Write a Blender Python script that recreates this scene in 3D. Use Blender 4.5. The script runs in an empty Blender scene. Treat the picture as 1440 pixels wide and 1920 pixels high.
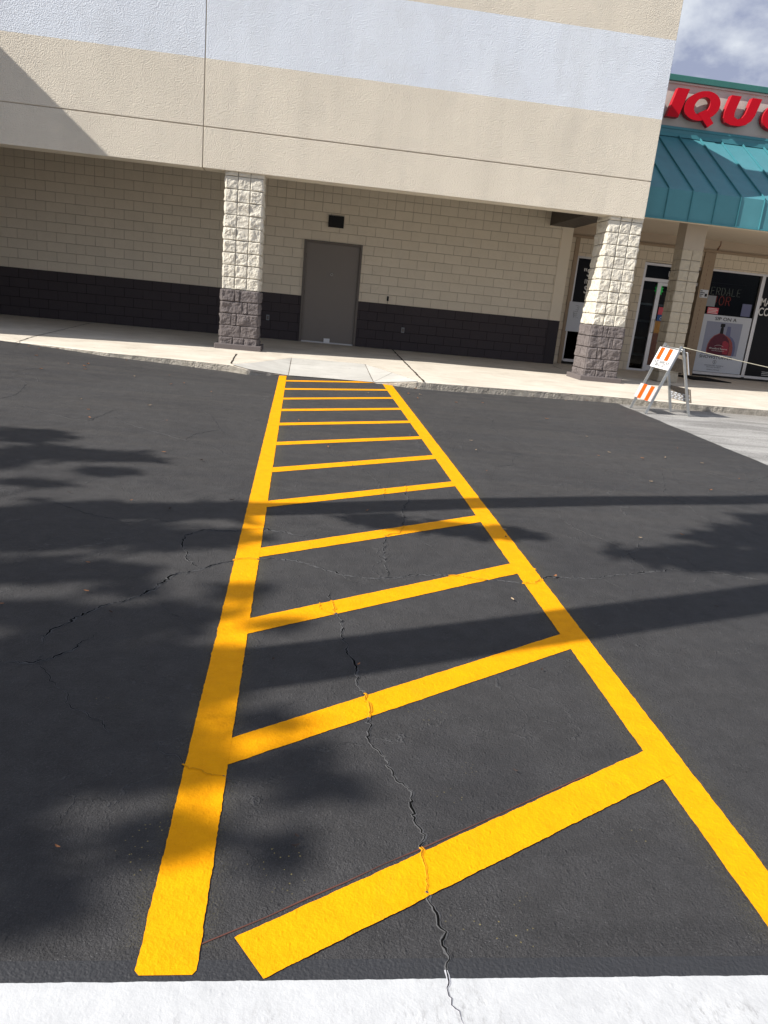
import bpy, bmesh, math, random
from mathutils import Vector, Matrix, noise, Euler
random.seed(7)
R = math.radians
COL = bpy.context.scene.collection

# ------------------------------------------------------------------ camera calibration (solved from the photograph)
F, YAW, PITCH, ROLL, CH = 1380.98, .12597, .27651, .0982, 1.0558
fw = Vector((math.sin(YAW)*math.cos(PITCH), math.cos(YAW)*math.cos(PITCH), -math.sin(PITCH)))
r0 = Vector((math.cos(YAW), -math.sin(YAW), 0)); u0 = r0.cross(fw)
rt = math.cos(ROLL)*r0 + math.sin(ROLL)*u0
up = -math.sin(ROLL)*r0 + math.cos(ROLL)*u0
CAM = Vector((0, 0, CH))
def ray(px, py): return fw + rt*((px-720)/F) - up*((py-960)/F)
def sm(t): t = max(0., min(1., t)); return t*t*(3-2*t)
def zg(x, y):                                   # the car park: a gentle fall away from the shops
    yy = max(-12., min(12., y))
    return -.3566 + .0219*yy + .085*sm((-x-.9)/4.0)*sm((yy-7.5)/3.7)
def G(px, py):                                  # point of the car park seen at a photo pixel
    d = ray(px, py); z = -.2
    for _ in range(12):
        t = (z-CH)/d.z; p = CAM + d*t; z = zg(p.x, p.y)
    return Vector((p.x, p.y, z))
SZ0, SSL = -.0101*17.64/6.52, .0101/6.52
def zs0(y): return SZ0 + SSL*y
def S(px, py):                                  # point of the walkway
    d = ray(px, py); t = (SZ0-CH)/(d.z - SSL*d.y); p = CAM + d*t
    return Vector((p.x, p.y, zs0(p.y)))
def W(px, py, Y):
    d = ray(px, py); return CAM + d*(Y/d.y)

# ------------------------------------------------------------------ node helpers
class N:
    def __init__(s, name):
        s.m = bpy.data.materials.new(name); s.m.use_nodes = True
        s.t = s.m.node_tree; s.b = s.t.nodes['Principled BSDF']
        s.tc = s.t.nodes.new('ShaderNodeTexCoord')
        s.obj = s.tc.outputs['Object']
    def n(s, typ, **kw):
        x = s.t.nodes.new('ShaderNode'+typ)
        for k, v in kw.items():
            if k.startswith('i_'): x.inputs[k[2:].replace('_', ' ')].default_value = v
            else: setattr(x, k, v)
        return x
    def l(s, a, b): s.t.links.new(a, b)
    def math(s, op, a, b=0., c=0., clamp=False):
        x = s.n('Math', operation=op); x.use_clamp = clamp
        for i, v in enumerate((a, b, c)):
            if isinstance(v, (int, float)): x.inputs[i].default_value = v
            else: s.l(v, x.inputs[i])
        return x.outputs[0]
    def noise(s, scale, detail=2, rough=.5, vec=None, dist=0.):
        x = s.n('TexNoise'); x.inputs['Scale'].default_value = scale; x.inputs['Detail'].default_value = detail
        x.inputs['Roughness'].default_value = rough; x.inputs['Distortion'].default_value = dist
        s.l(vec or s.obj, x.inputs['Vector']); return x.outputs['Fac']
    def map(s, scale=(1, 1, 1), rot=(0, 0, 0), loc=(0, 0, 0), vec=None):
        x = s.n('Mapping'); x.inputs['Scale'].default_value = scale; x.inputs['Rotation'].default_value = rot
        x.inputs['Location'].default_value = loc; s.l(vec or s.obj, x.inputs['Vector']); return x.outputs['Vector']
    def ramp(s, f, lo, hi, a=0., b=1.):
        x = s.n('MapRange'); x.inputs[1].default_value = lo; x.inputs[2].default_value = hi
        x.inputs[3].default_value = a; x.inputs[4].default_value = b; s.l(f, x.inputs[0]); return x.outputs[0]
    def mix(s, f, a, b, typ='MIX'):
        x = s.n('Mix', data_type='RGBA', blend_type=typ)
        for sock, v in ((x.inputs[0], f), (x.inputs[6], a), (x.inputs[7], b)):
            if isinstance(v, (int, float)): sock.default_value = v
            elif isinstance(v, tuple): sock.default_value = (*v, 1) if len(v) == 3 else v
            else: s.l(v, sock)
        return x.outputs[2]
    def xyz(s):
        x = s.n('SeparateXYZ'); s.l(s.obj, x.inputs[0]); return x.outputs
    def bump(s, h, dist=.005, st=1., normal=None):
        x = s.n('Bump'); x.inputs['Distance'].default_value = dist; x.inputs['Strength'].default_value = st
        s.l(h, x.inputs['Height'])
        if normal: s.l(normal, x.inputs['Normal'])
        return x.outputs[0]
    def out(s, color=None, rough=None, normal=None, spec=None, metal=None):
        for k, v in (('Base Color', color), ('Roughness', rough), ('Normal', normal), ('Specular IOR Level', spec), ('Metallic', metal)):
            if v is None: continue
            if isinstance(v, (int, float)): s.b.inputs[k].default_value = v
            elif isinstance(v, tuple): s.b.inputs[k].default_value = (*v, 1)
            else: s.l(v, s.b.inputs[k])
        return s.m
def plain(name, c, rough=.6, spec=.3, metal=0., var=.12, nsc=9., bump=0., bsc=60.):
    s = N(name)
    col = s.mix(s.noise(nsc, 4, .6), tuple(v*(1-var) for v in c), tuple(min(1, v*(1+var)) for v in c))
    nm = s.bump(s.noise(bsc, 3), bump) if bump else None
    return s.out(col, rough, nm, spec, metal)

M = {}
def asphalt():
    s = N('sealcoated_asphalt'); x, y, z = s.xyz()
    big = s.ramp(s.noise(.45, 4, .6, dist=.6), .35, .65)
    col = s.mix(big, (.036, .0352, .0368), (.048, .0466, .0472))
    # wide brush/tyre streaks left by the squeegee
    sv = s.map(scale=(.35, 5.5, 1), rot=(0, 0, .10)); st = s.ramp(s.noise(1.0, 4, .65, vec=sv, dist=.8), .42, .66)
    far = s.ramp(y, 3.5, 8.5, .15, .75)
    col = s.mix(s.math('MULTIPLY', st, far), col, (.060, .056, .053))
    grit = s.ramp(s.noise(240, 2, .8), .48, .66, 0, 1)
    col = s.mix(s.math('MULTIPLY', grit, .34), col, (.105, .104, .108))
    pv = s.n('TexVoronoi'); pv.inputs['Scale'].default_value = 120; s.l(s.obj, pv.inputs['Vector'])
    pk = s.math('MULTIPLY', s.math('LESS_THAN', pv.outputs['Distance'], .16), s.ramp(s.noise(17, 2), .5, .62))
    col = s.mix(s.math('MULTIPLY', pk, .5), col, (.17, .17, .175))
    oil = s.ramp(s.noise(1.1, 5, .7, vec=s.map(loc=(7, 1, 0)), dist=.4), .56, .70)
    col = s.mix(s.math('MULTIPLY', oil, .30), col, (.022, .022, .026))
    mid = s.ramp(s.noise(11, 5, .7), .3, .7, .82, 1.15)
    col = s.mix(1., col, s.n('CombineColor').outputs[0], 'MULTIPLY') if False else col
    mm = s.n('Mix', data_type='RGBA', blend_type='MULTIPLY'); mm.inputs[0].default_value = 1
    s.l(col, mm.inputs[6]); cc = s.n('CombineXYZ')
    for i in range(3): s.l(mid, cc.inputs[i])
    s.l(cc.outputs[0], mm.inputs[7]); col = mm.outputs[2]
    # hairline cracks
    wn = s.n('TexNoise'); wn.inputs['Scale'].default_value = 2.2; wn.inputs['Detail'].default_value = 6
    wn.inputs['Roughness'].default_value = .65; s.l(s.obj, wn.inputs['Vector'])
    va = s.n('VectorMath', operation='MULTIPLY_ADD'); s.l(wn.outputs['Color'], va.inputs[0]); va.inputs[1].default_value = (.55, .55, 0); s.l(s.obj, va.inputs[2])
    vo = s.n('TexVoronoi', feature='DISTANCE_TO_EDGE'); vo.inputs['Scale'].default_value = 1.15; s.l(va.outputs[0], vo.inputs['Vector'])
    vo2 = s.n('TexVoronoi', feature='DISTANCE_TO_EDGE'); vo2.inputs['Scale'].default_value = 2.9; s.l(va.outputs[0], vo2.inputs['Vector'])
    m1 = s.math('MULTIPLY', s.ramp(vo.outputs[0], .0, .0075, 1, 0), s.ramp(s.noise(.75, 3), .50, .60))
    m2 = s.math('MULTIPLY', s.ramp(vo2.outputs[0], .0, .013, 1, 0), s.ramp(s.noise(1.3, 3, vec=s.map(loc=(9, 3, 0))), .55, .64))
    hair = s.math('MAXIMUM', m1, s.math('MULTIPLY', m2, .7), clamp=True)
    brk = s.ramp(s.noise(26, 2), .40, .58)
    hair = s.math('MULTIPLY', hair, brk)
    col = s.mix(s.math('MULTIPLY', hair, .55), col, (.12, .12, .125))
    # overspray of yellow beside the lines
    def near(sock, c, w): return s.ramp(s.math('ABSOLUTE', s.math('SUBTRACT', sock, c)), .05, w, 1, 0)
    ov = s.math('MAXIMUM', near(x, 1.28, .16), near(x, -.21, .13), clamp=True)
    inr = s.math('MULTIPLY', s.math('GREATER_THAN', y, 1.3), s.math('LESS_THAN', y, 11.1))
    sp = s.ramp(s.noise(330, 1), .52, .68)
    ov = s.math('MULTIPLY', s.math('MULTIPLY', s.math('POWER', ov, 2.), inr), sp)
    col = s.mix(s.math('MULTIPLY', ov, .33), col, (.26, .21, .03))
    # fine yellow spatter near the open end
    dv = s.n('TexVoronoi'); dv.inputs['Scale'].default_value = 60; s.l(s.obj, dv.inputs['Vector'])
    dot = s.math('LESS_THAN', dv.outputs['Distance'], .13)
    dm = s.math('MULTIPLY', dot, s.ramp(s.noise(2.3, 2), .60, .68)); dm = s.math('MULTIPLY', dm, s.math('LESS_THAN', y, 2.3))
    col = s.mix(s.math('MULTIPLY', dm, .7), col, (.42, .34, .12))
    h = s.math('ADD', s.math('MULTIPLY', s.noise(150, 3, .75), .62), s.math('MULTIPLY', s.noise(46, 4, .75), .66))
    h = s.math('ADD', h, s.math('MULTIPLY', s.noise(9, 3, .6), .28))
    fl = s.n('TexVoronoi'); fl.inputs['Scale'].default_value = 48; s.l(s.map(scale=(1, .55, 1), rot=(0, 0, .7)), fl.inputs['Vector'])
    h = s.math('ADD', h, s.math('MULTIPLY', s.ramp(fl.outputs['Distance'], .0, .22, 1, 0), .30))
    h = s.math('ADD', h, s.math('MULTIPLY', hair, 1.0))
    return s.out(col, s.ramp(big, 0, 1, .66, .78), s.bump(h, .0082), .20)
M['asphalt'] = asphalt()

def old_asphalt():
    s = N('old_grey_asphalt'); x, y, z = s.xyz()
    a = s.ramp(s.noise(1.0, 5, .7, vec=s.map(scale=(.6, 2.6, 1), rot=(0, 0, -.12)), dist=.5), .38, .62)
    col = s.mix(a, (.17, .162, .155), (.40, .39, .375))
    g = s.ramp(s.noise(95, 3, .8), .35, .7)
    col = s.mix(s.math('MULTIPLY', g, .6), col, (.46, .455, .44))
    dk = s.ramp(s.noise(55, 3, .8, vec=s.map(loc=(4, 4, 0))), .52, .66)
    col = s.mix(s.math('MULTIPLY', dk, .65), col, (.06, .058, .055))
    dirt = s.ramp(y, 10.0, 11.2)
    col = s.mix(s.math('MULTIPLY', dirt, .6), col, (.16, .14, .115))
    h = s.math('ADD', s.noise(95, 3, .8), s.math('MULTIPLY', s.noise(30, 3), .6))
    return s.out(col, .9, s.bump(h, .009), .2)
M['old'] = old_asphalt()

def paint(name, ca, cb, wear=0., bd=.0042):
    s = N(name); x, y, z = s.xyz()
    col = s.mix(s.ramp(s.noise(14, 5, .65), .3, .7), ca, cb)
    dirt = s.ramp(s.noise(5.5, 5, .7, vec=s.map(scale=(1, .6, 1), loc=(2, 5, 0)), dist=.4), .56, .74)
    col = s.mix(s.math('MULTIPLY', dirt, .16), col, tuple(v*.55+.02 for v in ca))
    if wear:
        k = s.math('MULTIPLY', s.ramp(s.noise(70, 5, .8, vec=s.map(scale=(1, .35, 1), rot=(0, 0, .5))), .50, .66),
                   s.ramp(s.noise(3.4, 3, .6, vec=s.map(loc=(3.9, 0, 0))), .50, .60))
        col = s.mix(s.math('MULTIPLY', k, wear), col, (.30, .30, .305))
    h = s.math('ADD', s.math('MULTIPLY', s.noise(130, 3, .65), .35), s.math('MULTIPLY', s.noise(42, 4, .7), .9))
    fl = s.n('TexVoronoi'); fl.inputs['Scale'].default_value = 48; s.l(s.map(scale=(1, .55, 1), rot=(0, 0, .7)), fl.inputs['Vector'])
    h = s.math('ADD', h, s.math('MULTIPLY', s.ramp(fl.outputs['Distance'], .0, .22, 1, 0), .25))
    return s.out(col, .7, s.bump(h, bd), .12)
M['yellow'] = paint('yellow_traffic_paint', (.76, .300, .0), (.86, .358, .0))
M['white_paint'] = paint('white_traffic_paint', (.44, .448, .46), (.51, .518, .528), .9, .0019)
M['dark_strip'] = plain('fresh_sealer_strip', (.030, .031, .035), .62, .35, bump=.004, bsc=110)
M['lip'] = plain('crack_lip', (.085, .085, .088), .9, .2, bump=.004, bsc=150)
M['core'] = plain('crack_shadow_gap', (.006, .006, .006), 1., 0.)
M['ylip'] = plain('yellow_crack_lip', (.74, .31, .002), .8, .2, bump=.004, bsc=150)
M['ycore'] = plain('yellow_crack_gap', (.30, .125, .004), .9, .1)
M['wlip'] = plain('white_crack_lip', (.40, .40, .43), .8, .2, bump=.004, bsc=150)
M['chalk'] = plain('red_chalk', (.115, .05, .04), 1., .1)

def concrete(name, a, b, stain=(.24, .2, .15)):
    s = N(name); x, y, z = s.xyz()
    col = s.mix(s.ramp(s.noise(1.3, 5, .65, dist=.5), .35, .65), a, b)
    col = s.mix(s.math('MULTIPLY', s.ramp(s.noise(3.7, 5, .7, vec=s.map(scale=(.5, 1.6, 1), loc=(5, 2, 0))), .54, .72), .45), col, stain)
    sp = s.n('TexVoronoi'); sp.inputs['Scale'].default_value = 3.2; s.l(s.obj, sp.inputs['Vector'])
    col = s.mix(s.math('MULTIPLY', s.math('LESS_THAN', sp.outputs['Distance'], .05), .55), col, (.12, .09, .07))
    col = s.mix(s.math('MULTIPLY', s.ramp(s.noise(60, 3, .7), .45, .7), .18), col, (.3, .28, .25))
    return s.out(col, .85, s.bump(s.noise(70, 4, .7), .003), .25)
M['walk'] = concrete('pale_concrete', (.53, .475, .395), (.64, .585, .50))
M['ramp'] = concrete('grey_ramp_concrete', (.45, .435, .40), (.54, .525, .485), (.30, .29, .26))
def kerbface():
    s = N('kerb_aggregate'); x, y, z = s.xyz()
    v = s.n('TexVoronoi'); v.inputs['Scale'].default_value = 42; s.l(s.obj, v.inputs['Vector'])
    col = s.mix(s.ramp(s.noise(9, 5, .75), .35, .65), (.24, .22, .185), (.42, .385, .33))
    col = s.mix(s.math('MULTIPLY', s.ramp(v.outputs['Distance'], .1, .5, 1, 0), .35), col, (.42, .38, .33))
    col = s.mix(s.math('MULTIPLY', s.ramp(s.noise(22, 3, .7), .58, .68), .45), col, (.12, .105, .085))
    return s.out(col, .95, s.bump(s.math('ADD', s.noise(40, 4, .8), v.outputs['Distance']), .010), .15)
M['kerb'] = kerbface()

CR = (.69, .625, .52)
def stucco(name, c, band=None):
    s = N(name); x, y, z = s.xyz()
    a = s.ramp(s.noise(.8, 4, .6), .3, .7)
    base = s.mix(a, tuple(v*.95 for v in c), tuple(v*1.04 for v in c))
    if band:
        zz = s.math('ADD', z, s.math('MULTIPLY', s.math('SUBTRACT', s.noise(18, 2), .5), .012))
        k = s.math('MULTIPLY', s.math('GREATER_THAN', zz, band[0]), s.math('LESS_THAN', zz, band[1]))
        wh = s.mix(a, (.66, .70, .77), (.71, .75, .81))
        base = s.mix(k, base, wh)
    drip = s.ramp(s.noise(2.2, 4, .6, vec=s.map(scale=(1, 1, .12))), .45, .75)
    base = s.mix(s.math('MULTIPLY', drip, .11), base, (.2, .18, .16))
    pt = s.ramp(s.noise(1.7, 3, .5, vec=s.map(scale=(1, 1, .7), loc=(3, 0, 1))), .54, .58)
    base = s.mix(s.math('MULTIPLY', pt, .06), base, (.35, .34, .32))
    h = s.math('ADD', s.math('MULTIPLY', s.noise(58, 1, .5), .9), s.math('MULTIPLY', s.noise(120, 2, .6), .5))
    h = s.math('ADD', h, s.math('MULTIPLY', s.noise(5, 3), .25))
    return s.out(base, .9, s.bump(h, .017), .2)
M['stucco'] = stucco('cream_stucco_with_white_band', CR, (4.529, 5.738))
M['stucco2'] = stucco('tan_stucco', (.37, .30, .225))
M['joint'] = plain('stucco_joint', (.42, .36, .28), .9, .2)

def block(name, c, mortar, top=None, bh=.2032, bw=.4064, rough_d=.010, off=0.):
    s = N(name); x, y, z = s.xyz()
    cv = s.n('CombineXYZ'); s.l(s.math('ADD', x, off), cv.inputs[0]); s.l(z, cv.inputs[1])
    def brick(w, o, off_):
        b = s.n('TexBrick'); b.offset = o; b.offset_frequency = 2; b.squash = 1
        b.inputs['Scale'].default_value = 1; b.inputs['Mortar Size'].default_value = .0042; b.inputs['Mortar Smooth'].default_value = .3
        b.inputs['Bias'].default_value = 0; b.inputs['Brick Width'].default_value = w; b.inputs['Row Height'].default_value = bh
        b.inputs['Color1'].default_value = (0, 0, 0, 1); b.inputs['Color2'].default_value = (1, 1, 1, 1)
        s.l(cv.outputs[0], b.inputs['Vector']); return b
    b1 = brick(bw, .5, 0); fac, tone = b1.outputs['Fac'], b1.outputs['Color']
    if top:
        b2 = brick(bw/2, 0., 0); k = s.math('GREATER_THAN', s.math('ADD', z, s.math('MULTIPLY', s.math('GREATER_THAN', s.noise(.6, 1), .56), -bh)), top)
        fac = s.math('ADD', s.math('MULTIPLY', b1.outputs['Fac'], s.math('SUBTRACT', 1., k)), s.math('MULTIPLY', b2.outputs['Fac'], k))
        tone = s.mix(k, b1.outputs['Color'], b2.outputs['Color'])
    tv = s.n('RGBToBW'); s.l(tone, tv.inputs[0])
    col = s.mix(s.ramp(tv.outputs[0], 0, 1, .0, 1.), tuple(v*.965 for v in c), tuple(v*1.02 for v in c))
    col = s.mix(s.math('MULTIPLY', s.ramp(s.noise(3, 4, .6), .4, .7), .22), col, tuple(v*.8 for v in c))
    # some joints are filled with paint
    fade = s.ramp(s.noise(2.0, 3, .6), .30, .60, .35, 1)
    col = s.mix(s.math('MULTIPLY', fac, fade), col, mortar)
    cvn = s.noise(9, 4, .65, dist=.8)
    h = s.math('ADD', s.math('MULTIPLY', cvn, 1.1), s.math('MULTIPLY', s.noise(45, 4, .7), .35))
    h = s.math('SUBTRACT', h, s.math('MULTIPLY', fac, 1.1))
    return s.out(col, .85, s.bump(h, rough_d), .22)
M['block'] = block('cream_painted_block', (.77, .68, .54), (.42, .355, .27), top=3.048)
M['block_dark'] = block('dark_painted_block', (.066, .055, .058), (.012, .010, .011))
M['block2'] = block('tan_painted_block', (.60, .52, .405), (.24, .20, .16), bw=.2032, off=.05)
def rock(name, a, b):
    s = N(name)
    col = s.mix(s.ramp(s.noise(12, 5, .7), .3, .7), a, b)
    return s.out(col, .9, s.bump(s.math('ADD', s.noise(60, 4, .75), s.math('MULTIPLY', s.noise(160, 2), .4)), .006), .2)
M['rock'] = rock('cream_rock_face_block', (.58, .54, .455), (.67, .63, .545))
M['rock_dark'] = rock('mauve_rock_face_block', (.125, .108, .106), (.175, .153, .150))
M['rock_tan'] = rock('tan_rock_face_block', (.40, .35, .27), (.47, .415, .325))
M['mortar'] = plain('cream_mortar', (.30, .26, .20), .9, .2, bump=.004)
M['mortar_dark'] = plain('mauve_mortar', (.055, .045, .047), .9, .2, bump=.004)
M['plinth'] = plain('mauve_plinth_paint', (.130, .112, .110), .8, .25, var=.12, bump=.003, bsc=50)
M['door'] = plain('taupe_door_paint', (.215, .188, .165), .5, .35, var=.03, nsc=3)
M['doorframe'] = plain('taupe_frame_paint', (.15, .128, .11), .5, .35, var=.05)
M['black'] = plain('black_metal', (.010, .010, .011), .6, .3)
M['metal'] = plain('galvanised_steel', (.42, .43, .43), .42, .5, .75, var=.25, nsc=30, bump=.001)
M['grey_box'] = plain('grey_outlet_cover', (.22, .235, .25), .45, .4)
M['alu'] = plain('brushed_aluminium', (.52, .50, .49), .38, .5, .55, var=.06)
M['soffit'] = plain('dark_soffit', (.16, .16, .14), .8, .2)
def ribbed(name, c, sc, axis=0):
    s = N(name); o = s.xyz(); w = s.math('SINE', s.math('MULTIPLY', o[axis], sc))
    col = s.mix(s.ramp(w, -1, 0, .35, 1), tuple(v*.5 for v in c), c)
    return s.out(col, .6, s.bump(w, .006), .3)
M['ribbed'] = ribbed('ribbed_brown_soffit', (.115, .095, .078), 2*math.pi/.085, 1)
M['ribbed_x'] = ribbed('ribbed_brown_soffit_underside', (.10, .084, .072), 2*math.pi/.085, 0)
M['tan'] = plain('tan_trim_paint', (.30, .225, .155), .7, .3, var=.1, nsc=14, bump=.0015)
M['soffit_tan'] = plain('tan_plaster_soffit', (.62, .53, .42), .85, .2, var=.05, nsc=2)
M['wall_tan'] = plain('tan_plaster_wall', (.42, .34, .26), .85, .2, var=.06, nsc=2)
def teal(name, c):
    s = N(name)
    col = s.mix(s.ramp(s.noise(3, 4, .6), .3, .7), tuple(v*.93 for v in c), tuple(v*1.06 for v in c))
    return s.out(col, .5, s.bump(s.noise(1.6, 2), .006), .35)
M['teal'] = teal('teal_painted_metal', (.065, .215, .25))
M['teal_light'] = teal('teal_seam', (.05, .20, .235))
M['teal_dark'] = teal('green_cap_metal', (.035, .145, .125))
M['sign_wall'] = plain('cream_sign_band', (.50, .46, .42), .8, .2, var=.04, bump=.002, bsc=30)
M['red'] = plain('red_letter_face', (.46, .002, .012), .6, .15, var=.05)
M['red_edge'] = plain('red_letter_return', (.40, .01, .02), .5, .4)
def glass():
    s = N('shop_glass'); tr = s.n('BsdfTransparent'); tr.inputs[0].default_value = (.55, .58, .58, 1)
    gl = s.n('BsdfGlossy'); gl.inputs['Roughness'].default_value = .03
    fr = s.n('Fresnel'); fr.inputs[0].default_value = 1.18
    mx = s.n('MixShader'); s.l(fr.outputs[0], mx.inputs[0]); s.l(tr.outputs[0], mx.inputs[1]); s.l(gl.outputs[0], mx.inputs[2])
    s.l(mx.outputs[0], s.t.nodes['Material Output'].inputs[0]); return s.m
M['glass'] = glass()
M['film'] = plain('black_window_film', (.008, .008, .010), .3, .12)
M['interior'] = plain('dark_interior', (.014, .013, .013), .9, .1, var=.5, nsc=3)
M['paper'] = plain('white_poster_paper', (.50, .52, .56), .6, .3, var=.02)
M['ink'] = plain('black_ink', (.012, .012, .014), .6, .2)
M['poster_grey'] = plain('poster_lilac_backdrop', (.25, .265, .34), .6, .3, var=.03)
M['poster_shadow'] = plain('poster_violet_print', (.13, .14, .24), .6, .3, var=.03)
M['whisky'] = plain('amber_red_print', (.085, .005, .020), .5, .3, var=.6, nsc=14)
M['whisky2'] = plain('bright_red_print', (.30, .02, .04), .5, .3, var=.4, nsc=20)
M['whisky3'] = plain('orange_print', (.26, .06, .05), .5, .3, var=.4, nsc=20)
M['white_ink'] = plain('white_ink', (.62, .61, .59), .6, .3, var=.05)
M['pink_ink'] = plain('pink_notice_print', (.62, .10, .13), .6, .2, var=.1)
M['green_star'] = plain('green_day_glow_card', (.03, .55, .10), .6, .2, var=.1)
M['orange'] = plain('orange_reflective_sheeting', (.80, .085, .004), .4, .4, var=.08)
M['white_board'] = plain('white_reflective_sheeting', (.78, .78, .79), .45, .4, var=.04)
M['dirty_board'] = plain('scuffed_white_sheeting', (.50, .46, .45), .6, .3, var=.35, nsc=22)
M['cobble'] = plain('mottled_board_back', (.20, .17, .14), .8, .2, var=.7, nsc=40)
M['cord'] = plain('cream_cord', (.60, .55, .42), .8, .2)
M['blue_print'] = plain('blue_print', (.03, .09, .25), .6, .3, var=.2)
M['gold_print'] = plain('gold_print', (.40, .20, .05), .6, .3, var=.5, nsc=12)
M['brown_print'] = plain('brown_print', (.16, .07, .045), .6, .3, var=.6, nsc=14)
M['mat'] = plain('black_rubber_mat', (.012, .012, .013), .9, .1)
M['bark'] = plain('tree_bark', (.10, .08, .06), .95, .1, var=.4, nsc=12, bump=.02, bsc=20)
M['leaf'] = plain('tree_leaf', (.05, .09, .03), .6, .3, var=.4)
M['dead_leaf'] = plain('dry_orange_leaf', (.33, .15, .07), .8, .2, var=.35, nsc=40)
M['tan_leaf'] = plain('dry_tan_leaf', (.36, .27, .18), .8, .2, var=.3, nsc=40)
M['dark_leaf'] = plain('dark_brown_leaf', (.05, .035, .03), .8, .2, var=.3, nsc=40)
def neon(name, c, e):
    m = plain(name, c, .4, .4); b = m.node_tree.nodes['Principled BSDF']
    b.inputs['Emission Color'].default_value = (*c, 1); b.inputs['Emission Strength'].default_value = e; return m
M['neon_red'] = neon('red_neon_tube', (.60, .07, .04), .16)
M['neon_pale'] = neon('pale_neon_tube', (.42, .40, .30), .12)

# ------------------------------------------------------------------ object helpers
def tag(o, label=None, cat=None, group=None, kind=None):
    if label: o['label'] = label
    if cat: o['category'] = cat
    if group: o['group'] = group
    if kind: o['kind'] = kind
    return o
def empty(name, loc, label, cat, group=None):
    o = bpy.data.objects.new(name, None); COL.objects.link(o); o.location = loc; o.empty_display_size = .2
    return tag(o, label, cat, group)
def wpos(o):
    v = Vector((0, 0, 0))
    while o: v += o.location; o = o.parent
    return v
class MB:
    def __init__(s): s.bm = bmesh.new(); s.mats = []
    def mi(s, m):
        m = M[m] if isinstance(m, str) else m
        if m not in s.mats: s.mats.append(m)
        return s.mats.index(m)
    def face(s, pts, m, smooth=False):
        f = s.bm.faces.new([s.bm.verts.new(p) for p in pts]); f.material_index = s.mi(m); f.smooth = smooth; return f
    def box(s, a, b, m, bev=0.):
        x0, y0, z0 = a; x1, y1, z1 = b
        v = [s.bm.verts.new(p) for p in ((x0,y0,z0),(x1,y0,z0),(x1,y1,z0),(x0,y1,z0),(x0,y0,z1),(x1,y0,z1),(x1,y1,z1),(x0,y1,z1))]
        fs = [s.bm.faces.new([v[i] for i in q]) for q in ((3,2,1,0),(4,5,6,7),(0,1,5,4),(1,2,6,5),(2,3,7,6),(3,0,4,7))]
        k = s.mi(m)
        for f in fs: f.material_index = k
        if bev:
            es = list({e for f in fs for e in f.edges})
            r = bmesh.ops.bevel(s.bm, geom=es, offset=bev, segments=2, affect='EDGES', profile=.5)
            for f in r['faces']: f.material_index = k
    def bar(s, p, q, w, d, m, upv=(0, 0, 1)):      # rectangular bar from p to q
        p, q = Vector(p), Vector(q); a = (q-p).normalized(); u = Vector(upv); b = a.cross(u).normalized(); c = b.cross(a)
        k = s.mi(m); vs = []
        for o in (p, q):
            for i, j in ((-1,-1),(1,-1),(1,1),(-1,1)): vs.append(s.bm.verts.new(o + b*(w/2*i) + c*(d/2*j)))
        for qd in ((3,2,1,0),(4,5,6,7),(0,1,5,4),(1,2,6,5),(2,3,7,6),(3,0,4,7)):
            s.bm.faces.new([vs[i] for i in qd]).material_index = k
    def tube(s, pts, rad, m, n=8, closed=False):
        pts = [Vector(p) for p in pts]; k = s.mi(m); rings = []
        for i, p in enumerate(pts):
            a = (pts[min(i+1, len(pts)-1)] - pts[max(i-1, 0)]).normalized()
            u = Vector((0, 0, 1)) if abs(a.z) < .9 else Vector((1, 0, 0))
            b = a.cross(u).normalized(); c = a.cross(b)
            r = rad[i] if isinstance(rad, (list, tuple)) else rad
            rings.append([s.bm.verts.new(p + (b*math.cos(2*math.pi*j/n) + c*math.sin(2*math.pi*j/n))*r) for j in range(n)])
        for i in range(len(rings)-1):
            for j in range(n):
                f = s.bm.faces.new((rings[i][j], rings[i][(j+1) % n], rings[i+1][(j+1) % n], rings[i+1][j])); f.material_index = k; f.smooth = True
        for r_ in (rings[0][::-1], rings[-1]): s.bm.faces.new(r_).material_index = k
    def prism(s, pts, y0, y1, m, m_side=None):     # outline in (x,z), extruded along y
        a = [s.bm.verts.new((p[0], y0, p[1])) for p in pts]; b = [s.bm.verts.new((p[0], y1, p[1])) for p in pts]
        s.bm.faces.new(a).material_index = s.mi(m); s.bm.faces.new(b[::-1]).material_index = s.mi(m)
        for i in range(len(pts)):
            j = (i+1) % len(pts); s.bm.faces.new((a[i], b[i], b[j], a[j])).material_index = s.mi(m_side or m)
    def build(s, name, parent=None, normals=True, **kw):
        me = bpy.data.meshes.new(name)
        if normals: bmesh.ops.recalc_face_normals(s.bm, faces=s.bm.faces)
        s.bm.to_mesh(me); s.bm.free()
        for m in s.mats: me.materials.append(m)
        o = bpy.data.objects.new(name, me); COL.objects.link(o)
        if parent: o.parent = parent; o.location = -wpos(parent)
        return tag(o, **kw) if kw else o
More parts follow.
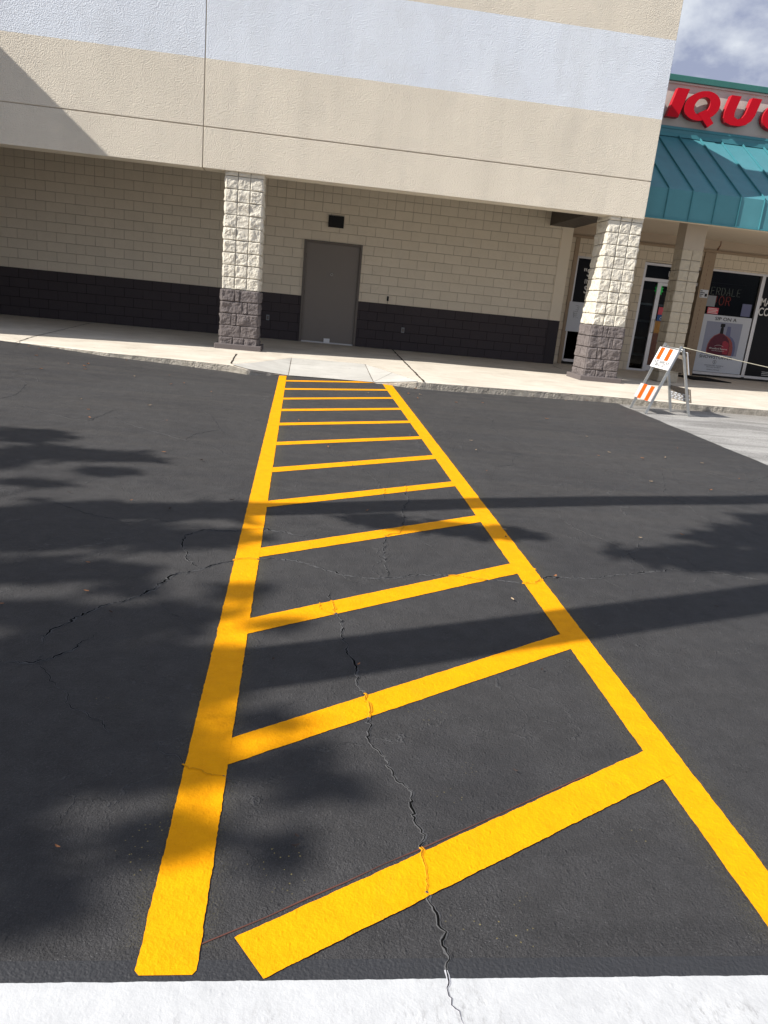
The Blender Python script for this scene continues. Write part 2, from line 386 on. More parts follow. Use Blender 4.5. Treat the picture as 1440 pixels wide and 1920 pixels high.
def text_into(mb, txt, mat, x, y, z, size, bold=0., shear=0., sx=1., depth=0., align='LEFT', frame=None, spacing=1., side=None):
    """lettering standing on a wall that faces -Y (or on the frame matrix)"""
    cu = bpy.data.curves.new('lettering', 'FONT'); cu.body = txt; cu.size = 1.; cu.offset = bold; cu.shear = shear
    cu.extrude = depth/2; cu.align_x = align; cu.space_character = spacing; cu.resolution_u = 4
    o = bpy.data.objects.new('lettering', cu); COL.objects.link(o)
    dg = bpy.context.evaluated_depsgraph_get(); dg.update()
    me = bpy.data.meshes.new_from_object(o.evaluated_get(dg))
    T = frame if frame else Matrix.Translation((x, y, z)) @ Matrix.Rotation(math.pi/2, 4, 'X')
    T = T @ Matrix.Diagonal((size*sx, size, 1, 1))
    k = mb.mi(mat); k2 = mb.mi(side) if side else k
    vs = [mb.bm.verts.new(T @ v.co) for v in me.vertices]
    for p in me.polygons:
        try: f = mb.bm.faces.new([vs[i] for i in p.vertices]); f.material_index = k if abs(p.normal.z) > .7 else k2
        except ValueError: pass
    bpy.data.objects.remove(o); bpy.data.curves.remove(cu); bpy.data.meshes.remove(me)

# ------------------------------------------------------------------ GROUND
def grid_sheet(name, xs, ys, zf, mat, dz=0., **kw):
    bm = bmesh.new(); rows = [[bm.verts.new((x, y, zf(x, y)+dz)) for x in xs] for y in ys]
    for j in range(len(ys)-1):
        for i in range(len(xs)-1):
            f = bm.faces.new((rows[j][i], rows[j][i+1], rows[j+1][i+1], rows[j+1][i])); f.smooth = True
    me = bpy.data.meshes.new(name); bm.to_mesh(me); bm.free(); me.materials.append(M[mat])
    o = bpy.data.objects.new(name, me); COL.objects.link(o); return tag(o, **kw)
fr = lambda a, b, n: [a+(b-a)*i/n for i in range(n+1)]
grid_sheet('old_asphalt_ground', [-400, -60, -20] + fr(-12, 16, 56) + [20, 60, 400], [-400, -60, -12] + fr(-8, 13, 42) + [14, 30, 400], zg, 'old', -.004,
           label='old weathered pale grey asphalt to the right of the fresh black sealcoat', kind='structure')
# the kerb line, from the photograph, as a polyline in plan
kp = [S(*p) for p in ((0, 637), (100, 648), (200, 660), (330, 672), (430, 683), (465, 688))]
kerb = [(-60., 11.75), (-7, 11.75)] + [(p.x, p.y) for p in kp] + [(-.16, 11.02), (.4, 11.05), (1.03, 11.05)] + \
       [(p.x, p.y) for p in (S(782, 715), S(900, 724), S(1020, 733), S(1140, 742), S(1280, 755), S(1440, 768))] + [(14, 11.1), (60, 11.1)]
kerb.sort()
def yk(x):
    for (a, b), (c, d) in zip(kerb, kerb[1:]):
        if a <= x <= c: return b + (d-b)*(x-a)/(c-a)
    return kerb[-1][1]
# sealed asphalt ends at x = 4.9 and at the kerb
bm = bmesh.new(); xs = [-60, -20] + fr(-10, 4.6, 73) + [4.75]
def edge_wob(y): return 4.88 + .022*noise.noise(Vector((0, y*2.1, 5))) + .012*noise.noise(Vector((3, y*9, 1))) + .03*sm((y-11)/.8)
ysn = fr(0, 1, 160); rows = []
for t in ysn:
    row = []
    for x in xs + ['e']:
        y = -10 + t*(yk(4.9 if x == 'e' else x)+.03+10); x_ = edge_wob(y) if x == 'e' else x
        row.append(bm.verts.new((x_, y, zg(x_, y))))
    rows.append(row)
for j in range(len(rows)-1):
    for i in range(len(xs)): bm.faces.new((rows[j][i], rows[j][i+1], rows[j+1][i+1], rows[j+1][i])).smooth = True
me = bpy.data.meshes.new('sealed_asphalt'); bm.to_mesh(me); bm.free(); me.materials.append(M['asphalt'])
o = bpy.data.objects.new('sealed_asphalt_road', me); COL.objects.link(o)
tag(o, label='freshly sealcoated charcoal asphalt under the yellow crosswalk', kind='structure')

# walkway with kerb ramp
def hk(x): return max(.012, zs0(yk(x)) - zg(x, yk(x)))
XL, XA, XB, XR = -1.04, -.21, 1.05, 1.70
def dep(x, y):
    if x <= XL or x >= XR: return 0.
    k = yk(x)
    if x < XA: w = (x-XL)/(XA-XL)
    elif x > XB: w = (XR-x)/(XR-XB)
    else: w = 1.
    yt = k + 1.85*w
    return (hk(x)-.006)*w*max(0., 1-(y-k)/max(.02, yt-k))
def zs(x, y): return zs0(y) - dep(x, y)
bm = bmesh.new()
xs = [-60, -20, -12] + fr(-8, 12, 400) + [14, 20, 60]
vs_ = [0, .006, .012] + fr(.02, .3, 26) + fr(.33, 1, 12)
rows = []
for v in vs_:
    row = []
    for x in xs:
        a = yk(x); jag = .012*noise.noise(Vector((x*5, 1, 0))) + .008*noise.noise(Vector((x*21, 4, 0)))
        if v == 0: y = a + jag
        else: y = a + .02 + v*(19.6-a) + (jag if v < .012 else 0)
        z = zs(x, max(y, a)) - (.012 if v == 0 else 0)
        row.append(bm.verts.new((x, y, z)))
    rows.append(row)
base = [bm.verts.new((x, yk(x)-.004+.010*noise.noise(Vector((x*9, 7, 0))), zg(x, yk(x))-.02)) for x in xs]
for j in range(len(rows)-1):
    for i in range(len(xs)-1): f = bm.faces.new((rows[j][i], rows[j][i+1], rows[j+1][i+1], rows[j+1][i])); f.smooth = True
for i in range(len(xs)-1): f = bm.faces.new((base[i], base[i+1], rows[0][i+1], rows[0][i])); f.material_index = 1
me = bpy.data.meshes.new('walkway'); bm.to_mesh(me); bm.free(); me.materials.append(M['walk']); me.materials.append(M['kerb'])
o = bpy.data.objects.new('concrete_sidewalk', me); COL.objects.link(o)
tag(o, label='pale concrete sidewalk with worn kerb along the shop fronts', kind='structure')
# grey ramp sheet on the dip
bm = bmesh.new()
def rsheet(x0, x1, n, dz=.004):
    cols = []
    for i in range(n+1):
        x = x0+(x1-x0)*i/n; w = min(1, max(0, (x-XL)/(XA-XL) if x < XA else (XR-x)/(XR-XB))); k = yk(x)+.004
        cols.append([bm.verts.new((x, k+(1.85*w)*t/10+.002, zs(x, max(yk(x), k+(1.85*w)*t/10))+dz)) for t in range(11)])
    for a, b in zip(cols, cols[1:]):
        for t in range(10): bm.faces.new((a[t], b[t], b[t+1], a[t+1]))
rsheet(XL+.03, XA-.006, 16); rsheet(XA+.006, XB-.006, 24); rsheet(XB+.006, XR-.03, 14)
me = bpy.data.meshes.new('kerb_ramp'); bm.to_mesh(me); bm.free(); me.materials.append(M['ramp'])
o = bpy.data.objects.new('kerb_ramp_pavement', me); COL.objects.link(o)
tag(o, label='grey concrete kerb ramp with flared sides at the far end of the crosswalk', kind='structure')
# joints in the concrete
mb = MB()
def strip(mb, pts, w, m, zf, dz=.006, jit=.3):
    P = []
    for a, b in zip(pts, pts[1:]):
        n = max(1, int((Vector(b)-Vector(a)).length/.12))
        for i in range(n): P.append(Vector(a).lerp(Vector(b), i/n))
    P.append(Vector(pts[-1])); prev = None
    for i, p in enumerate(P):
        d = (P[min(i+1, len(P)-1)]-P[max(0, i-1)]).normalized(); nn = Vector((-d.y, d.x)); ww = w*(1+random.uniform(-jit, jit))/2
        e = nn*random.uniform(-1, 1)*w*.25
        q = [mb.bm.verts.new((v.x, v.y, zf(v.x, v.y)+dz)) for v in (p+e+nn*ww, p+e-nn*ww)]
        if prev: mb.bm.faces.new((prev[0], prev[1], q[1], q[0])).material_index = mb.mi(m)
        prev = q
M['gap'] = plain('dirty_joint', (.05, .042, .035), 1., 0.)
J = lambda *ps: [(S(*p).x, S(*p).y) for p in ps]
strip(mb, J((735, 655), (762, 683), (795, 716)), .030, 'gap', zs)
strip(mb, J((443, 664), (433, 682)), .022, 'gap', zs)
strip(mb, J((170, 606), (60, 632), (22, 645)), .014, 'gap', zs)
strip(mb, J((1036, 686), (1052, 692), (1075, 696)), .018, 'gap', zs)
strip(mb, [(XA, yk(XA)+.01), (XA, yk(XA)+1.84)], .006, 'gap', zs, .007)
strip(mb, [(XB, yk(XB)+.01), (XB, yk(XB)+1.84)], .006, 'gap', zs, .007)
strip(mb, [(XA, yk(XA)+1.85), (XB, yk(XB)+1.85)], .004, 'gap', zs, .007)
strip(mb, [(XL, yk(XL)), (XA, yk(XA)+1.85)], .004, 'gap', zs, .007)
strip(mb, [(XR, yk(XR)), (XB, yk(XB)+1.85)], .004, 'gap', zs, .007)
strip(mb, [(XB, yk(XB)+.02), (1.40, yk(1.40)+.86)], .005, 'gap', zs, .007)
mb.build('pavement_joint', kind='structure', label='dark joints between the sidewalk slabs')

# ---- painted markings
def wob(p, a, seed): return a*(noise.noise(Vector((p[0]*14, p[1]*14, seed))) + .7*noise.noise(Vector((p[0]*47, p[1]*47, seed+3))) + .5*noise.noise(Vector((p[0]*120, p[1]*120, seed+5))))
def stripe(mb, L, Rr, m, dz, amp=.0026, n=None):
    """sheet between two edges given as (start, end) plan points; edges wander like sprayed paint"""
    (a0, a1), (b0, b1) = [[Vector(v) for v in e] for e in (L, Rr)]
    n = n or int((a1-a0).length/.006) + 2; n = min(n, 2200); prev = None; wd = (b0-a0).normalized()
    for i in range(n+1):
        t = i/n; p, q = a0.lerp(a1, t), b0.lerp(b1, t)
        p = p + wd*wob(p, amp, 1); q = q + wd*wob(q, amp, 9)
        mids = [p.lerp(q, k/4) for k in range(5)]
        cur = [mb.bm.verts.new((v.x, v.y, zg(v.x, v.y)+dz)) for v in mids]
        if prev:
            for k in range(4): mb.bm.faces.new((prev[k], prev[k+1], cur[k+1], cur[k])).material_index = mb.mi(m)
        prev = cur
g2 = lambda px, py: Vector((G(px, py).x, G(px, py).y))
def rounded(mb, L, Rr, m, dz, r=.022):
    stripe(mb, L, Rr, m, dz)
WY = g2(720, 1826).y
mb = MB()
stripe(mb, ((-.342, 11.08), (-.268, WY+.012)), ((-.236, 11.08), (-.142, WY+.012)), 'yellow', .0030)
# rounded near end
stripe(mb, ((-.268, WY+.012), (-.258, WY+.001)), ((-.142, WY+.012), (-.150, WY+.001)), 'yellow', .0030, .002)
stripe(mb, ((1.182, 11.06), (1.218, WY)), ((1.318, 11.06), (1.332, WY)), 'yellow', .0030)
rt_ = [(715, 714), (722, 730), (734, 745), (748, 765), (768, 789), (793, 818), (820, 853), (857, 902), (905, 965), (972, 1054), (1062, 1186)]
lt_ = [(540, 712), (537, 728), (532, 746), (528, 767), (523, 793), (517, 829), (510, 877), (498, 940), (486, 1028), (467, 1160), (432, 1385)]
for i, (a, b) in enumerate(zip(lt_, rt_)):
    A, B = g2(*a), g2(*b)
    if i == 0: B = g2(712, 716); A = g2(540, 713)
    d = (B-A).normalized(); nn = Vector((d.y, -d.x)); A -= d*.085; B += d*.012
    w = .120 + .004*math.sin(i*2.3)
    stripe(mb, (A, B), (A+nn*w, B+nn*w), 'yellow', .0022, .0022)
A, B = g2(444, 1758), g2(1210, 1408); C_, D_ = g2(497, 1836), g2(1252, 1458)
e = (B-A).normalized()*.035; stripe(mb, (A, B+e), (C_, D_+e), 'yellow', .0038, .0024)
stripe(mb, (A, A-(B-A).normalized()*.006), (A.lerp(C_, 0)+(C_-A)*1., C_-(B-A).normalized()*.004), 'yellow', .0038, .001, 4)
mb.build('crosswalk_marking', kind='structure', label='bright yellow ladder crosswalk of two long lines with slanted rungs')
mb = MB(); stripe(mb, ((-4, WY), (4.6, WY-.03)), ((-4, WY-.34), (4.6, WY-.37)), 'white_paint', .0022, .0015)
mb.build('stop_line_marking', kind='structure', label='broad white painted stripe across the near end of the crosswalk')
mb = MB(); stripe(mb, ((-4, g2(720, 1787).y), (4.6, g2(720, 1787).y-.03)), ((-4, WY-.01), (4.6, WY-.04)), 'dark_strip', .0012, .001)
mb.build('sealer_strip_marking', kind='structure', label='darker strip of fresh sealer beside the white stripe')
mb = MB(); strip(mb, [g2(*p) for p in ((378, 1771), (500, 1720), (575, 1685), (650, 1654), (720, 1621), (785, 1594), (920, 1534), (1020, 1489), (1105, 1452))], .0030, 'chalk', zg, .0016, .5)
mb.build('chalk_line_marking', kind='structure', label='thin red snapped chalk line beside the nearest yellow rung')

# ---- cracks
def in_yellow(p):
    k_ = (p.y-1.25)/9.8
    if (-.268-.074*k_ < p.x < -.142-.094*k_ or 1.218-.036*k_ < p.x < 1.332-.014*k_) and p.y > WY: return True
    if not (-.24 < p.x < 1.29): return False
    for a, b in zip(lt_, rt_):
        A, B = g2(*a), g2(*b); d = (B-A).normalized(); n_ = Vector((d.y, -d.x)); s_ = (p-A).dot(n_)
        if -.004 < s_ < .122: return True
    A, B = g2(444, 1758), g2(1210, 1408); d = (B-A).normalized(); s_ = (p-A).dot(Vector((d.y, -d.x)))
    return -.004 < s_ < .118 and p.x > -.06
cracks = [
 (1.0, [(618,1105),(628,1150),(640,1165),(645,1200),(655,1225),(672,1250),(668,1265),(680,1300),(690,1330),(695,1345),(692,1385),(718,1420),(735,1455),(772,1485),(775,1510),(787,1560),(790,1600),(798,1625),(800,1675),(820,1720),(836,1760),(838,1790),(836,1825),(850,1870),(855,1900),(862,1935)]),
 (1.35, [(-20,1249),(30,1240),(70,1243),(110,1230),(140,1213),(165,1200),(178,1187)]),
 (1.35, [(75,1220),(80,1208),(100,1180),(150,1155),(200,1135),(270,1115),(300,1095),(330,1078),(375,1068),(440,1050),(467,1048),(520,1050),(555,1050),(600,1065),(640,1078),(700,1085),(740,1083),(800,1078),(860,1080),(920,1090),(1000,1095),(1025,1083),(1100,1086),(1150,1078),(1200,1075),(1260,1068),(1340,1073),(1400,1083),(1450,1092)]),
 (1.35, [(375,1068),(352,1050),(343,1020),(345,1005),(378,995),(440,995),(500,992),(540,1000),(580,1008)]),
 (.6, [(378,995),(345,980),(305,975),(300,972),(240,980),(200,972),(120,950),(80,930)]),
 (.6, [(75,1222),(70,1243),(100,1280),(120,1300),(125,1320),(160,1340),(200,1362),(215,1385),(230,1392)]),
 (.6, [(290,1385),(305,1410),(335,1425),(350,1440),(390,1450),(430,1455),(465,1465)]),
 (.9, [(760,905),(765,940),(755,960),(758,985),(745,1000),(722,1005),(720,1035),(728,1070),(728,1085)]),
 (.5, [(640,865),(680,880),(700,895),(720,915),(722,950)]),
 (.7, [(15,705),(45,715),(48,722),(30,740),(0,748),(-20,752)]),
 (.7, [(40,760),(90,775),(130,785),(165,790),(215,768)]),
 (.8, [(200,775),(240,795),(290,810),(345,825),(355,832)]),
 (.5, [(380,770),(400,785),(412,805),(430,820)]),
 (.6, [(345,825),(362,815),(410,806)]),
 (.5, [(350,825),(395,835),(420,850),(430,858)]),
 (.7, [(1240,880),(1247,912),(1243,920),(1258,932),(1285,945),(1310,965),(1340,985)]),
 (.6, [(1035,955),(1060,980),(1100,1000),(1140,1015),(1180,1035),(1185,1050),(1212,1070)]),
 (.6, [(905,780),(923,786),(921,800),(940,818),(965,828),(985,840)]),
 (.5, [(975,850),(962,862),(960,872),(932,875)]),
 (.6, [(1230,872),(1275,885),(1330,888),(1400,905),(1450,890)]),
 (.4, [(1080,862),(1130,880),(1180,890),(1215,905),(1240,912)]),
 (.4, [(620,1065),(660,1090),(700,1098)]), (.4, [(590,1115),(600,1140),(640,1160)]), (.4, [(760,1000),(800,1020),(830,1045)]),
 (.4, [(1130,1085),(1160,1100),(1175,1110)]), (.5, [(1280,1040),(1300,1060),(1320,1072)]),
 (.4, [(280,1115),(300,1135),(340,1160),(355,1175)]), (.4, [(375,1155),(385,1170),(400,1178)]), (.4, [(20,700),(35,695),(75,690)]),
]
mb = MB()
def crack(wt, pts):
    P = [g2(*p) for p in pts]; Q = []
    for a, b in zip(P, P[1:]):
        n = max(2, int((b-a).length/.009))
        for i in range(n): Q.append(a.lerp(b, i/n))
    Q.append(P[-1]); L = len(Q)
    def off(i, p):
        return Vector((noise.noise(Vector((p.x*13, p.y*13, 1))), noise.noise(Vector((p.x*13, p.y*13, 8)))))*.020 + \
               Vector((noise.noise(Vector((p.x*60, p.y*60, 1))), noise.noise(Vector((p.x*60, p.y*60, 8)))))*.013
    Q = [q + off(i, q) for i, q in enumerate(Q)]; prev = None
    for i, q in enumerate(Q):
        d = (Q[min(i+1, L-1)]-Q[max(i-1, 0)]).normalized(); n_ = Vector((-d.y, d.x))
        taper = min(1, i/14, (L-1-i)/14)
        dist = max(1., q.y)
        c = wt*.0021*max(.42, .62+1.5*noise.noise(Vector((q.x*17, q.y*17, 2)))+.9*abs(noise.noise(Vector((q.x*60, q.y*60, 4)))))*taper*(1+.085*dist)*(.7 if wt < .9 else 1)+.0001
        lw = c + wt*(.0012+.0085*abs(noise.noise(Vector((q.x*31, q.y*31, 12)))))*taper + .0004
        rw = c + wt*(.0012+.0085*abs(noise.noise(Vector((q.x*31, q.y*31, 22)))))*taper + .0004
        z = zg(q.x, q.y); y_ = in_yellow(q); wh = q.y < WY
        if y_: c *= .6
        hp = .0046 if y_ else (.0032 if wh else .0016)
        up_ = (.0012 if wh else .0022)*wt*(.3+.7*abs(noise.noise(Vector((q.x*40, q.y*40, 31)))))*taper
        prof = [(-lw, hp-.0005), (-c-.0008, hp+up_), (-c, hp+.0003), (c, hp+.0003), (c+.0008, hp+up_), (rw, hp-.0005)]
        cur = [mb.bm.verts.new((q.x+n_.x*o_, q.y+n_.y*o_, z+h_)) for o_, h_ in prof]
        if prev:
            lip = 'ylip' if y_ else ('wlip' if wh else 'lip')
            ms = (lip, lip, 'ycore' if y_ else 'core', lip, lip)
            for k in range(5): mb.bm.faces.new((prev[k], prev[k+1], cur[k+1], cur[k])).material_index = mb.mi(ms[k])
        prev = cur
for w_, p_ in cracks: crack(w_, p_)
mb.build('pavement_crack', kind='structure', label='ragged cracks running through the asphalt and the yellow paint')

# ------------------------------------------------------------------ STORE (left building)
D, FY = 17.64, 13.60
ZF, ZJ, ZWB, ZWT, XJ, XC = 2.914, 3.535, 4.529, 5.738, -1.87, 5.88
XWG = -7.5
store = empty('store_building', (0, D, 0), 'cream and white stucco store with block wall and taupe door behind the crosswalk', 'building')
mb = MB()
dx0, dx1, dzt = -.150, 1.160, 2.238
mb.box((-24, D, 1.016), (dx0, D+.3, 3.9), 'block'); mb.box((dx1, D, 1.016), (5.72, D+.3, 3.9), 'block')
mb.box((dx0, D+.001, dzt), (dx1, D+.3, 3.9), 'block')
mb.build('wall', store)
mb = MB()
mb.box((-24, D-.002, -.06), (dx0, D+.3, 1.016), 'block_dark'); mb.box((dx1, D-.002, -.06), (5.72, D+.3, 1.016), 'block_dark')
mb.build('painted_base', store)
M['pil_dark'] = plain('dark_smooth_paint', (.036, .029, .032), .7, .3, var=.05)
M['pil'] = plain('cream_smooth_paint', (.77, .68, .54), .8, .25, var=.04, nsc=2)
mb = MB(); mb.box((5.72, D-.012, 1.016), (5.985, D+.3, 3.9), 'pil'); mb.box((5.721, D-.014, -.06), (5.984, D+.3, 1.0155), 'pil_dark'); mb.build('pilaster', store)
mb = MB(); mb.box((5.95, D+.301, -.06), (6.06, 18.3, 3.9), 'pil'); mb.build('return_wall', store)
# stucco fascia panels separated by reveals
ZTOP = 8.2; g_ = .008
def panel(x0, x1, z0, z1):
    m_ = MB(); m_.box((x0, FY, z0), (x1, FY+.35, z1), 'stucco', .006); m_.build('fascia_panel', store)
panel(-24, XJ-g_, ZF, ZJ-g_); panel(XJ+g_, XC, ZF, ZJ-g_); panel(-24, XJ-g_, ZJ+g_, ZTOP); panel(XJ+g_, XC, ZJ+g_, ZTOP)
mb = MB(); mb.box((-23.9, FY+.010, ZF+.02), (XC-.02, FY+.33, ZTOP-.02), 'joint'); mb.build('fascia_backing', store)
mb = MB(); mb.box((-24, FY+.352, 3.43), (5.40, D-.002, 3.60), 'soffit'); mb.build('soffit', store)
mb = MB(); mb.box((-24, FY+.352, 3.601), (XC-.03, 30, 6.62), 'pil'); mb.build('canopy_roof', store)
# dark ribbed beam between the two canopies
mb = MB(); mb.box((5.405, FY+.353, 3.10), (5.99, D-.016, 3.595), 'ribbed')
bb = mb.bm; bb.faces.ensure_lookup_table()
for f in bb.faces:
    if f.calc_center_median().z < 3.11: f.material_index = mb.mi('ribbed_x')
mb.build('ribbed_beam', store)

# rock face columns: every block a displaced face
def column(root, x0, y0, w, dpt, ztop, zdark, mats, name='column', plinth=True, courses_from=0.0, amp=.023, plain_top=None):
    cx, cy = x0+w/2, y0+dpt/2
    colm = MB(); mt, md, mo, mod = mats
    core = .012
    zt_dark = zdark
    if zdark > 0: colm.box((x0+core-.02, y0+core-.02, -.05), (x0+w-core+.02, y0+dpt-core+.02, zdark), mod)
    colm.box((x0+core, y0+core, max(zdark, -.05)), (x0+w-core, y0+dpt-core, ztop), mo)
    def blockface(o, ax, n, a0, a1, z0, z1, m, seed, am):
        # o origin of face plane, ax tangent, n outward
        nu = max(4, int((a1-a0)/.0095)); nv = max(4, int((z1-z0)/.0095)); g = .004; k = colm.mi(m); rows = []
        tilt = random.uniform(-1, 1)*.25; tilt2 = random.uniform(-1, 1)*.25; lift = random.uniform(.75, 1.2)
        for j in range(nv+1):
            r_ = []
            for i in range(nu+1):
                u, v = i/nu, j/nv; e = min(u, 1-u, v, 1-v)
                prof = sm(e/.075)**.7; P = Vector((u*(a1-a0)*8, v*(z1-z0)*8, seed*3.1))
                q1 = noise.noise(P*1.1); q2 = noise.noise(P*2.6+Vector((3, 7, 1))); q3 = noise.noise(P*6+Vector((9, 2, 4))); q4 = noise.noise(P*13)
                fac_ = round((.5+q1)*3.2)/3.2-.5                      # chipped terraces
                h = .003 + am*lift*prof*max(0, .48 + .40*q1 + .45*fac_ + .38*q2 + .20*q3 + .10*q4 + tilt*(u-.5)*1.6 + tilt2*(v-.5)*1.6)
                if i in (0, nu) or j in (0, nv): h = -.004 if False else .0
                a = a0+g+(a1-a0-2*g)*u; z = z0+g+(z1-z0-2*g)*v
                r_.append(colm.bm.verts.new(o + ax*a + Vector((0, 0, z)) + n*(h)))
            rows.append(r_)
        for j in range(nv):
            for i in range(nu):
                f = colm.bm.faces.new((rows[j][i], rows[j][i+1], rows[j+1][i+1], rows[j+1][i])); f.material_index = k; f.smooth = False
    faces = ((Vector((x0, y0, 0)), Vector((1, 0, 0)), Vector((0, -1, 0)), w), (Vector((x0+w, y0, 0)), Vector((0, 1, 0)), Vector((1, 0, 0)), dpt),
             (Vector((x0, y0+dpt, 0)), Vector((0, -1, 0)), Vector((-1, 0, 0)), dpt))
    seed = random.random()*40
    nc = int(round((ztop-0)/.2032))+1
    for c in range(nc):
        z0, z1 = c*.2032, min((c+1)*.2032, ztop)
        if z1-z0 < .03: continue
        if plain_top and z0 > plain_top: break
        dark = z1 <= zdark+.05
        for fi, (o, ax, n, wd) in enumerate(faces):
            seed += 1.7
            if dark:
                cuts = [[0, .34, .66, 1], [0, .55, 1], [0, .28, .42, 1], [0, .58, .72, 1], [0, .36, .50, 1]][(c+fi) % 5]
            else:
                nb = int(round(wd/.2032)); cuts = [i/nb for i in range(nb+1)]
            for a, b in zip(cuts, cuts[1:]):
                seed += 1.3
                oo = o + n*(.02 if dark else 0)
                last = (ztop - z1) < .001 and zdark > 0
                xt = .02 if dark else .004
                blockface(oo, ax, n, a*wd-(xt if a == 0 else 0), b*wd+(xt if b == 1 else 0), z0, z1, md if dark else mt, seed, amp*(.35 if last else 1))
    if plain_top: colm.box((x0-.004, y0-.004, plain_top+.19), (x0+w+.004, y0+dpt+.004, ztop), 'wall_tan' if False else 'col_smooth')
    c_ = colm.build(name, root)
    if plinth:
        p_ = MB(); p_.box((x0-.10, y0-.10, -.08), (x0+w+.10, y0+dpt+.10, .085), 'plinth', .012); p = p_.build('plinth', c_)
        p.location = (0, 0, 0)
    return c_
M['col_smooth'] = plain('smooth_tan_render', (.40, .345, .28), .85, .2, var=.05, nsc=4)
MT = ('rock', 'rock_dark', 'mortar', 'mortar_dark')
c1 = column(store, -1.49, 13.66, .62, .60, ZF+.25, 1.0, MT); c1['label'] = 'rough block column with mauve base left of the door'
c2 = column(store, 5.265, 13.66, .62, .57, ZF+.25, 1.0, MT); c2['label'] = 'rough block column with mauve base beside the barricade'

# door
door = MB(); fw_ = .055
door.box((dx0+fw_-.003, D+.030, .035), (dx1-fw_+.003, D+.075, dzt-fw_+.003), 'door', .003); dr = door.build('door', store)
mb = MB(); mb.box((dx0, D-.03, -.02), (dx0+fw_-.004, D+.12, dzt), 'doorframe', .004); mb.box((dx1-fw_+.004, D-.03, -.02), (dx1, D+.12, dzt), 'doorframe', .004)
mb.box((dx0+fw_-.004, D-.029, dzt-fw_+.004), (dx1-fw_+.004, D+.12, dzt-.001), 'doorframe', .003); mb.box((dx0-.1, D+.13, -.05), (dx1+.1, D+.14, dzt+.1), 'black'); mb.build('door_frame', dr)  # black box added behind the frame to stop light leaking past the leaf
mb = MB()
ring = [(.507+.026*math.cos(a), D+.027, 1.54+.026*math.sin(a)) for a in [i*math.pi/10 for i in range(21)]]
mb.tube(ring, .008, 'alu', 6); mb.build('peephole', dr)
mb = MB(); mb.box((dx0+fw_, D+.012, .0), (dx1-fw_, D+.028, .032), 'alu'); mb.build('door_sweep', dr)
mb = MB(); mb.box((.425, D+.006, .018), (.565, D+.020, .115), 'white_board', .003); mb.build('kick_sticker', dr)
for z_ in (.35, 1.1, 1.9):
    mb = MB(); mb.tube([(dx0+fw_, D-.004, z_-.05), (dx0+fw_, D-.004, z_+.05)], .009, 'doorframe', 8); mb.build('hinge', dr)
mb = MB(); mb.box((.350, D-.05, 2.545), (.695, D+.01, 2.79), 'black', .006)
mb.build('wall_light_box', store)
for x_ in (2.252, -.880):
    mb = MB(); mb.box((x_-.036, D-.035, .405), (x_+.036, D-.002, .525), 'grey_box', .006); oc = mb.build('outlet_cover', store)
    mb = MB(); mb.box((x_-.022, D-.039, .43), (x_+.022, D-.0352, .50), 'doorframe'); mb.build('cover_flap', oc).location = (0, 0, 0)
mb = MB(); mb.box((1.812, D-.03, 1.085), (1.855, D-.002, 1.19), 'black', .005); mb.tube([(1.834, D-.006, 1.09), (1.836, D-.006, 1.02)], .004, 'black', 6); mb.build('doorbell', store)

# side building that throws the slanting shade (left, outside the picture)
sd = empty('side_building', (XWG-6, 14, 0), 'tall cream wing projecting beyond the left end of the store', 'building')
mb = MB(); mb.box((XWG-9, 11.80, -.25), (XWG, 30, 6.38), 'stucco2'); mb.build('wall', sd)
mb = MB(); mb.box((XWG-9.05, 11.78, 6.38), (XWG+.0, 30, 6.42), 'teal_dark'); mb.build('roof', sd)

# ------------------------------------------------------------------ LIQUOR STORE (right building)
D2 = 18.15; AF = 14.28; SW = 16.45
liq = empty('shop_building', (12, D2, 0), 'tan block liquor shop with teal metal awning at the right edge', 'building')
def P2(px, py): p = W(px, py, D2); return p.x, p.z
SOF = 3.25
mb = MB()                                        # block work round the openings
mb.box((6.06, D2, -.05), (6.26, D2+.25, 2.96), 'block2')
mb.box((6.36, D2+.001, 2.56), (7.30, D2+.25, 2.96), 'block2')
mb.box((7.26, D2, -.05), (8.07, D2+.25, 2.96), 'block2')
mb.box((8.07, D2+.001, 2.60), (9.519, D2+.25, 2.96), 'block2')
mb.box((9.80, D2+.001, 2.60), (16.9, D2+.25, 2.96), 'block2')
mb.build('wall', liq)
mb = MB(); mb.box((6.06, D2+.02, 3.02), (17, D2+.25, SOF), 'wall_tan'); mb.build('upper_wall', liq)
mb = MB(); mb.box((6.06, D2-.035, 2.96), (17, D2+.2, 3.02), 'tan', .004); mb.build('head_trim', liq)
mb = MB(); mb.box((6.26, D2-.02, -.05), (6.36, D2+.2, 2.96), 'tan', .003); mb.build('jamb_trim', liq)
mb = MB(); mb.box((9.52, D2-.06, -.05), (9.80, D2+.2, 2.96), 'tan', .006)
rr_ = random.Random(3)
for k in range(26): z_ = .1+k*.105; mb.box((9.64, D2-.062, z_), (9.648, D2-.0595, z_+rr_.uniform(.03, .08)), 'brown_print')
mb.build('pier', liq)
mb = MB(); mb.box((5.995, AF+.02, SOF), (17, D2+.25, SOF+.12), 'soffit_tan'); mb.build('soffit', liq)
mb = MB(); mb.box((5.995, AF+.06, 3.052), (17, AF+.22, SOF-.001), 'soffit_tan'); mb.build('edge_beam', liq)
mb = MB(); mb.box((6.0, D2+1.9, -.1), (17, D2+2.0, 3.1), 'interior'); mb.box((6.0, D2+.26, 3.03), (17, D2+1.9, 3.1), 'interior'); mb.box((6.0, D2+.26, -.04), (17, D2+1.9, -.02), 'interior')
mb.box((6.0, D2+.26, -.1), (6.05, D2+1.9, 3.02), 'interior')
mb.build('shop_interior', liq)
